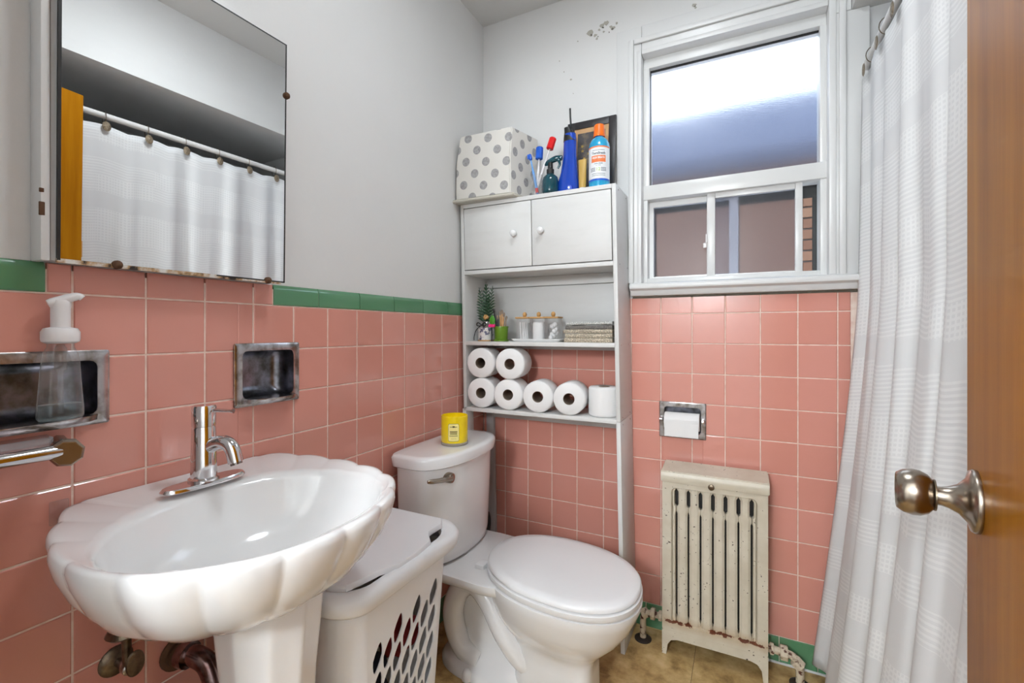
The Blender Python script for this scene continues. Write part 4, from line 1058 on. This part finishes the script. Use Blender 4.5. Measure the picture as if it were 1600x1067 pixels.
for z_ in (.066, .061, .056): patch(bm, fn, -.030, -.010, z_, z_ + .002, 4); patch(bm, fn, .010, .030, z_, z_ + .002, 4)
for z_ in (.046, .040): patch(bm, fn, -.024, .026, z_, z_ + .0014, 6)
part('label_print', bm, M['labelk'], t, 0)
bm = BM(); add_text(bm, 'FRESH BREATH', .0105, lambda x, y: fn(x + .001, y + .1035), True, .66); part('label_white_print', bm, M['labelw'], t, 0)
bm = BM(); add_text(bm, '12', .016, lambda x, y: fn(x, y + .062), True); part('label_green_print', bm, M['labelg'], t, 0)

# middle shelf: fern, brush pot, tray of jars, folded cloths
pf = Vector((.098, -.150, Z2)); t = thing('potted_fern', 'small fern in a patterned pot with a black bow', 'potted plant', pf)
bm = BM(); lathe(bm, [(.028, 0), (.032, .002), (.033, .006), (.0335, .055), (.0315, .055), (.030, .048), (.001, .047)], pf, 28); part('pot', bm, M['pot'], t, 40)
bm = BM(); lathe(bm, [(.0335, 0), (.0345, .001), (.0345, .004), (.0335, .005)], pf, 28); part('saucer_ring', bm, M['bamboo'], t)
fi = 0
for ang, L_, bend in ((10, .170, .012), (100, .190, .000), (190, .165, -.008), (280, .175, .004)):
    bm = BM(); a_ = R(ang); st = []
    for k in range(15):
        u = k / 14; st.append(pf + Vector((.010 * math.cos(a_) + bend * u * u * 2, .008 * math.sin(a_) - .008 * u, .045 + L_ * u)))
    tube(bm, st, .0012, 5)
    for k in range(3, 15):
        u = k / 14; w_ = .030 * math.sin(PI * min(1, u * .8 + .2)) + .004
        for s_ in (-1, 1):
            b0 = st[k]; tip = b0 + Vector((s_ * w_ * .95, -.006 * s_ * math.sin(a_), .016 * (1 - .3 * u)))
            mid = (b0 + tip) / 2 + Vector((0, 0, .003))
            vs = [bm.verts.new(q) for q in (b0 + Vector((0, -.0012, -.0025)), mid + Vector((0, -.001, -.004)), tip, mid + Vector((0, .001, .0035)), b0 + Vector((0, .0012, .0025)))]
            bm.faces.new(vs)
    part('frond', bm, M['leaf'], t, 0)
bm = BM(); c_ = pf + Vector((-.004, -.030, .066))
for s_ in (-1, 1):
    tube(bm, smooth_path([c_, c_ + Vector((.016 * s_, -.004, .010)), c_ + Vector((.022 * s_, -.002, -.001)), c_ + Vector((.010 * s_, 0, -.004)), c_], 4), .0022, 6)
tube(bm, smooth_path([c_, c_ + Vector((-.022, -.006, -.020)), c_ + Vector((-.034, -.002, -.045)), c_ + Vector((-.036, .0, -.062))], 4), .0016, 6); part('bow', bm, M['black'], t, 50)
bm = BM(); lathe(bm, [(.014, .045), (.020, .050), (.017, .075), (.012, .082)], pf, 14); part('bottle_neck', bm, M['oldchrome'], t, 50)
bm = BM(); bmesh.ops.create_icosphere(bm, subdivisions=2, radius=.010)
for v in bm.verts: v.co = pf + Vector((.006, -.014, .098)) + v.co * (1 + .3 * math.sin(v.co.x * 900))
part('dried_flower', bm, M['bamboo'], t)
gp = Vector((.172, -.158, Z2)); t = thing('brush_pot', 'small green pot holding makeup brushes on the shelf', 'pot', gp)
bm = BM(); lathe(bm, [(.024, .006), (.0255, .008), (.0285, .056), (.0300, .056), (.0300, .060), (.0275, .060), (.0245, .012), (.001, .011)], gp, 28); part('pot', bm, M['greenpot'], t, 40)
bm = BM(); lathe(bm, [(.026, 0), (.030, .001), (.031, .007), (.026, .0075)], gp, 28); part('saucer', bm, M['greenpot'], t, 40)
mbl = [('black makeup brush leaning furthest left in the green pot', -.012, -.030, .115, M['black']), ('black cased brush standing low in the green pot', -.008, -.014, .088, M['frameblk']), ('pale wooden makeup brush upright in the green pot', 0, -.002, .105, M['bamboo']), ('cream makeup brush with dark tip in the green pot', .006, .006, .110, M['rawwood']), ('tan makeup brush behind the cream one in the green pot', .004, .014, .098, M['rawwood']), ('dark makeup brush leaning right in the green pot', .014, .024, .085, M['card'])]
for lb, x0, x1, h_, mm in mbl:
    b0 = gp + Vector((x0, 0, .012)); tp_ = gp + Vector((x1, -.004, h_)); d = (tp_ - b0).normalized()
    q = thing('makeup_brush', lb, 'brush', b0, 'makeup brushes in the green pot')
    bm = BM(); tube(bm, [b0, b0 + (tp_ - b0) * .5, tp_], [.0022, .0035, .003], 8); part('handle', bm, mm, q, 50)
    bm = BM(); lathe(bm, [(.003, 0), (.0045, .006), (.0042, .014), (.001, .018)], tp_, 10, axis_to(d)); part('bristles', bm, M['card'] if mm is not M['black'] else M['black'], q, 50)
bm = BM(); pts = [(gp.x - .040, gp.z + .060), (gp.x - .034, gp.z + .105), (gp.x - .018, gp.z + .078), (gp.x - .018, gp.z + .060)]
t = thing('leaf_ornament', 'bright green leaf ornament beside the green pot', 'ornament', gp + Vector((-.03, -.02, 0)))
tube(bm, [gp + Vector((-.034, -.018, 0)), gp + Vector((-.032, -.018, .062))], .0018, 6); part('stem', bm, M['leaf2'], t)
bm = BM(); loft(bm, [[(gp.x - .045 + dx * w_, gp.y - .018 + dy * .003, gp.z + h_) for dx, dy in ((0, -1), (1, 0), (0, 1), (-1, 0))] for h_, w_ in ((.060, .002), (.075, .012), (.09, .013), (.105, .003))]); 
for v in bm.verts: v.co.x += .014
part('leaf', bm, M['leaf2'], t, 60)
bm = BM(); box(bm, gp + Vector((-.042, -.034, .056)), gp + Vector((-.012, -.022, .069)), .004); 
q = thing('hair_clip', 'hot pink clip tucked between the two pots', 'clip', gp + Vector((-.027, -.028, 0)))
part('clip', bm, M['pink_item'], q); bm = BM(); tube(bm, [gp + Vector((-.028, -.028, 0)), gp + Vector((-.028, -.028, .058))], .003, 8); part('stem', bm, M['black'], q)

ty = thing('tray', 'white rectangular tray holding lidded jars on the shelf', 'tray', (.322, -.135, Z2))
bm = BM(); o_ = rrect(.226, .432, -.185, -.085, .012, 3); i_ = rrect(.236, .422, -.176, -.094, .010, 3)
loft(bm, [[(*p, Z2) for p in i_], [(*p, Z2 + .009) for p in o_], [(*p, Z2 + .011) for p in o_], [(*p, Z2 + .004) for p in i_]]); part('dish', bm, M['porc'], ty, 30)
def jar(cx, cy, lb, fill):
    t = thing('cotton_jar', lb, 'jar', (cx, cy, Z2 + .0045), 'bamboo lidded jars on the tray'); zb = Z2 + .0046; a_ = .027
    bm = BM(); r1 = rrect(cx - a_, cx + a_, cy - a_, cy + a_, .004, 2); r2 = rrect(cx - a_ + .0015, cx + a_ - .0015, cy - a_ + .0015, cy + a_ - .0015, .003, 2)
    loft(bm, [[(*p, zb) for p in r1], [(*p, zb + .086) for p in r1]], True, False); part('container', bm, M['clear'], t, 30)
    bm = BM(); box(bm, (cx - a_ - .002, cy - a_ - .002, zb + .086), (cx + a_ + .002, cy + a_ + .002, zb + .092), .001); ldo = part('lid', bm, M['bamboo'], t)
    bm = BM(); lathe(bm, [(.003, .092), (.006, .094), (.0085, .100), (.0085, .104), (.006, .110), (.001, .112)], (cx, cy, zb), 16); part('knob', bm, M['bamboo'], ldo, 60)
    bm = BM()
    if fill == 'roll': lathe(bm, [(.022, .002), (.0235, .006), (.0235, .066), (.021, .071), (.001, .071)], (cx, cy, zb), 20)
    else:
        for k in range(14 if fill == 'swab' else 9):
            x_, y_ = cx + random.uniform(-.014, .014), cy + random.uniform(-.014, .014)
            if fill == 'swab': tube(bm, [(x_, y_, zb + .003), (x_ + random.uniform(-.008, .008), y_ + random.uniform(-.008, .008), zb + .072)], .0022, 6)
            else:
                rr_ = .0095; zz = zb + .012 + .0062 * k
                lathe(bm, [(rr_ * .4, -rr_), (rr_, -rr_ * .4), (rr_, rr_ * .4), (rr_ * .4, rr_)], (x_ * .8 + cx * .2, y_ * .8 + cy * .2, zz), 8)
    part('contents', bm, M['cotton'], t, 50)
jar(.268, -.140, 'clear jar with bamboo lid holding cotton swabs', 'swab'); jar(.329, -.140, 'clear jar with bamboo lid holding round cotton pads', 'roll'); jar(.390, -.140, 'clear jar with bamboo lid holding cotton balls', 'balls')
cl0 = [(0.0, .016, M['clothbeige'], 'beige knitted washcloth at the bottom of the folded pile', 0), (.0165, .015, M['clothbeige'], 'beige knitted washcloth second from the bottom of the pile', .004), (.032, .014, M['clothbeige'], 'beige knitted washcloth under the grey one in the pile', -.003), (.0465, .015, M['clothgrey'], 'dark grey washcloth near the top of the folded pile', .006), (.062, .012, M['clothwhite'], 'white washcloth on top of the folded pile', .008)]
for dz, h_, mm, lb, ox in cl0:
    bm = BM(); KX = 10; rgs = []
    x0, x1 = .452 + ox, .634 - .002
    def sec(x, s_): 
        sag = .0035 * math.sin((x - x0) / (x1 - x0) * 3.1 + dz * 200) + .003 * (x > .6)
        return [(x, -.145 + .052 * a * s_, Z2 + dz + h_ * .5 + b_ * h_ * .5 * (s_ ** .3) + max(0, sag) * (dz > 0) * .5) for a, b_ in ((-1, -.4), (-.94, -1), (.94, -1), (1, -.4), (1, .4), (.94, .96), (-.94, .96), (-1, .4))]
    for k in range(KX + 1): rgs.append(sec(x0 + (x1 - x0) * k / KX, .9 if k in (0, KX) else 1))
    loft(bm, rgs); part('washcloth', bm, mm, None, 50, lb, 'washcloth', 'folded washcloths on the shelf')

# toilet rolls
def roll(c, axis, lb, rad=.064, L_=.105, yaw=0.0):
    t = thing('toilet_roll', lb, 'toilet roll', c, 'spare toilet rolls on the bottom shelf')
    Mq = axis_to(axis); c = Vector(c)
    bm = BM(); lathe(bm, [(.0215, -L_ / 2), (rad - .006, -L_ / 2), (rad - .001, -L_ / 2 + .004), (rad, -L_ / 2 + .009), (rad, L_ / 2 - .009), (rad - .001, L_ / 2 - .004), (rad - .006, L_ / 2), (.0215, L_ / 2)], c, 40, Mq, False, False); part('paper', bm, M['paper'], t, 50)
    bm = BM(); lathe(bm, [(.0215, -L_ / 2 + .0005), (.0215, L_ / 2 - .0005), (.0205, L_ / 2 - .0005), (.0205, -L_ / 2 + .0005), (.0215, -L_ / 2 + .0005)], c, 28, Mq, False, False); part('cardboard_core', bm, M['card'], t, 60)
ax = (.12, -1, 0)
RR = .0605
yr = -.150
def rollx(px_x): return px_x
for x_, lb in ((.096, 'toilet roll at the left end of the bottom row'), (.2185, 'second toilet roll from the left in the bottom row'), (.3445, 'third toilet roll from the left in the bottom row'), (.4685, 'fourth toilet roll from the left in the bottom row, beside the upright one')):
    roll((x_, yr, Z3 + RR + .0005), ax, lb, RR)
roll((.094, yr, Z3 + RR * 2 + .0605), ax, 'toilet roll stacked on top at the far left', .0605)
roll((.2265, yr - .002, Z3 + RR * 2 + .0604), ax, 'second stacked toilet roll on the upper row', .0605)
roll((.5885, -.135, Z3 + .0535), (0, 0, 1), 'toilet roll standing upright at the right end of the shelf', .057, .106)

# ------------------------------------------------------------------ toilet paper holder in the wall
x0, x1, z0, z1 = TPH
hp = thing('paper_holder', 'recessed chrome toilet paper holder in the tiles above the radiator', 'paper holder', (.845, -.01, .73))
bm = BM(); o_ = rrect(x0 - .011, x1 + .011, z0 - .010, z1 + .011, .002, 2); i_ = rrect(x0 + .006, x1 - .006, z0 + .006, z1 - .006, .012, 2); o2 = rrect(x0 - .008, x1 + .008, z0 - .007, z1 + .008, .002, 2)
loft(bm, [[(p[0], -.0005, p[1]) for p in o_], [(p[0], -.005, p[1]) for p in o_], [(p[0], -.0075, p[1]) for p in o2], [(p[0], -.0075, p[1]) for p in i_], [(p[0], .0, p[1]) for p in i_]], False, False); part('frame', bm, M['oldchrome'], hp, 30)
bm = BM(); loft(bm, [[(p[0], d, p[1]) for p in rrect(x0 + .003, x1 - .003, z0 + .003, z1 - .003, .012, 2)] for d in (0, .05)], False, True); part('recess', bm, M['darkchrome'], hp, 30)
for xa, xb_ in ((x0 - .010, x0 + .004), (x1 - .004, x1 + .006)):
    bm = BM(); lathe(bm, [(.004, xa), (.0075, xa + .002), (.0075, xb_ - .002), (.004, xb_)], (0, -.019, .795), 16, Mx1); box(bm, (min(xa, xb_) + .003, -.02, .785), (xb_ - .002, -.006, .80), .002); part('spring_end', bm, M['chrome'], hp, 40)
pr = thing('paper_roll', 'small used toilet roll hanging in the wall holder', 'toilet roll', (.845, -.008, .76))
bm = BM(); lathe(bm, [(.010, x0 + .010), (.031, x0 + .010), (.032, x0 + .012), (.032, x1 - .012), (.031, x1 - .010), (.010, x1 - .010)], (0, -.010, .790), 32, Mx1); part('paper', bm, M['paper'], pr, 50)
bm = BM(); prism(bm, [(-.0415, .800), (-.0425, .770), (-.0415, .738), (-.0405, .738), (-.0412, .770), (-.0405, .800)], 'x', x0 + .012, x1 - .012); part('loose_sheet', bm, M['paper'], pr, 60)

# ------------------------------------------------------------------ radiator
ra = thing('radiator', 'old cream cast-iron radiator with rust chips under the window', 'radiator', (.953, -.08, 0))
RX0, RX1, RYF, RYB = .792, 1.116, -.130, -.035
# hood
bm = BM(); prof = [(RYB, .603), (RYF - .004, .598), (RYF - .006, .604), (RYF - .006, .628), (RYF - .001, .636), (RYB + .012, .648), (RYB + .012, .603)]
loft(bm, [[(x, p[0], p[1]) for p in prof] for x in (RX0 - .003, RX1 + .004)]); bmesh.ops.bevel(bm, geom=bm.edges[:], offset=.003, segments=2, affect='EDGES', clamp_overlap=True); part('hood', bm, M['rad'], ra, 35)
bm = BM(); lathe(bm, [(.010, 0), (.010, .003), (.006, .005), (.001, .0055)], (.950, RYF - .006, .602), 16, axis_to((0, -1, 0))); part('hood_screw', bm, M['bronze'], ra, 40)
# outer frame
bm = BM()
ow = rrect(RX0, RX1, .085, .600, .006, 4); iw = rrect(RX0 + .030, RX1 - .030, .112, .582, .018, 4); iw2 = rrect(RX0 + .034, RX1 - .034, .116, .578, .016, 4)
loft(bm, [[(p[0], RYB, p[1]) for p in ow], [(p[0], RYF + .004, p[1]) for p in ow], [(p[0] * .998 + .953 * .002, RYF, p[1]) for p in ow], [(p[0], RYF, p[1]) for p in iw], [(p[0], RYF + .010, p[1]) for p in iw2], [(p[0], RYB, p[1]) for p in iw2]], False, False)
part('front_frame', bm, M['rad'], ra, 35)
SLX = [.954 + .0385 * (i - 3) for i in range(7)]
edges_ = [RX0 + .033] + SLX + [RX1 - .033]
for i in range(8):
    a, b_ = edges_[i] + (.006 if i else 0), edges_[i + 1] - (.006 if i < 7 else 0)
    au, bu = edges_[i] + (.003 if i else 0), edges_[i + 1] - (.003 if i < 7 else 0)
    def rsec(a, b_, z, d=0.0):
        c = (a + b_) / 2; h = (b_ - a) / 2
        return [(c - h, RYF + .030, z), (c - h, RYF + .014 + d, z), (c - h * .55, RYF + .008 + d, z), (c + h * .55, RYF + .008 + d, z), (c + h, RYF + .014 + d, z), (c + h, RYF + .030, z)]
    e = .0005
    af, bf = edges_[i] + e, edges_[i + 1] - e
    bm = BM(); loft(bm, [rsec(af, bf, .113), rsec(af, bf, .128), rsec(au, bu, .134), rsec(au, bu, .490), rsec(af, bf, .497), rsec(af, bf, .512), rsec(a, b_, .518), rsec(a, b_, .566), rsec(af, bf, .574), rsec(af, bf, .582)])
    part('rib', bm, M['rad'], ra, 30)
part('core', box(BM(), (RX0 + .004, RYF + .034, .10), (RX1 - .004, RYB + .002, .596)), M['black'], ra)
# bottom skirt with arched legs
bm = BM()
poly = [(RX0, .0), (RX0 + .014, .0), (RX0 + .018, .035), (RX0 + .030, .052), (RX0 + .050, .058), (RX1 - .050, .058), (RX1 - .030, .052), (RX1 - .018, .035), (RX1 - .014, 0), (RX1, 0), (RX1, .0848), (RX0, .0848)]
prism(bm, poly, 'y', RYF, RYF + .020); part('skirt', bm, M['rad'], ra, 20)
for x_ in (RX0 + .002, RX1 - .016): part('leg', box(BM(), (x_, RYB - .016, 0), (x_ + .014, RYB, .09), .003), M['rad'], ra)
# pipes and valves
def ring_pipe(name, pts, r_, extra, m_=None):
    bm = BM(); tube(bm, smooth_path(pts, 5), r_, 14)
    for c, d, rr_, ln in extra: lathe(bm, [(rr_ * .9, -ln / 2), (rr_, -ln / 2 + .002), (rr_, ln / 2 - .002), (rr_ * .9, ln / 2)], c, 8, axis_to(d))
    return part(name, bm, m_ or M['radpipe'], ra, 30)
ring_pipe('pipe', [(RX0 + .006, -.085, .100), (RX0 - .03, -.085, .099), (RX0 - .062, -.085, .096), (RX0 - .072, -.086, .078), (RX0 - .073, -.086, .045), (RX0 - .073, -.086, .004)], .011, [((RX0 - .012, -.085, .100), (1, 0, 0), .018, .012), ((RX0 - .038, -.085, .100), (1, 0, 0), .021, .016), ((RX0 - .066, -.085, .096), (1, 0, .6), .018, .02)])
ring_pipe('pipe', [(RX1 - .006, -.085, .090), (RX1 + .03, -.085, .088), (RX1 + .065, -.085, .085), (RX1 + .086, -.087, .070), (RX1 + .090, -.088, .04), (RX1 + .090, -.088, .004)], .012, [((RX1 + .012, -.085, .090), (1, 0, 0), .018, .012), ((RX1 + .046, -.085, .087), (1, 0, 0), .023, .022), ((RX1 + .084, -.087, .066), (.7, 0, -.7), .019, .024)])
for c in ((RX0 - .073, -.086, .0), (RX1 + .090, -.088, .0)):
    bm = BM(); lathe(bm, [(.030, .0005), (.030, .003), (.022, .007), (.014, .008)], c, 22); part('floor_plate', bm, mat('dark_floor_plate', (.03, .02, .015), .5), ra, 40)

# ------------------------------------------------------------------ lamps out of frame: ceiling lamp, plus an added hall fill
def lamp(loc, r_, s_, label, col):
    t = thing('ceiling_lamp', label, 'ceiling lamp', loc)
    bm = BM(); lathe(bm, [(r_ * .9, 0), (r_ * 1.04, -.004), (r_ * 1.06, -.052), (r_ * 1.03, -.056), (r_, -.050), (r_ * .5, -.046)], loc, 36, None, True, True); part('rim', bm, M['porc'], t, 40)
    bm = BM(); lathe(bm, [(r_ * .99, -.049), (r_ * .99, -.056), (r_ * .88, -.076), (r_ * .62, -.092), (r_ * .3, -.100), (.002, -.102)], loc, 36); part('diffuser', bm, emit('lamp_glow', col, s_), t, 60)
lamp((.76, -.90, CEIL), .17, LAMP_ROOM, 'round flush ceiling lamp over the middle of the bathroom', (.89, .955, 1.0))
hl_ = thing('hall_fill_lamp', 'added fill globe in the hall behind the doorway, out of view', 'fill lamp', (.72, -3.28, 1.70))  # added fill light behind the camera, no such lamp is seen
bm = BM(); lathe(bm, [(.06, 0), (.06, .02), (.03, .03), (.03, .06)], (.72, -3.30, 1.72), 24, axis_to((0, 1, 0))); part('base', bm, M['chrome'], hl_, 40)
bm = BM(); bmesh.ops.create_icosphere(bm, subdivisions=3, radius=.15)
bmesh.ops.translate(bm, verts=bm.verts[:], vec=(.72, -3.10, 1.72)); part('globe', bm, emit('hall_fill_glow', (.90, .96, 1.0), HALL_FILL), hl_, 80)
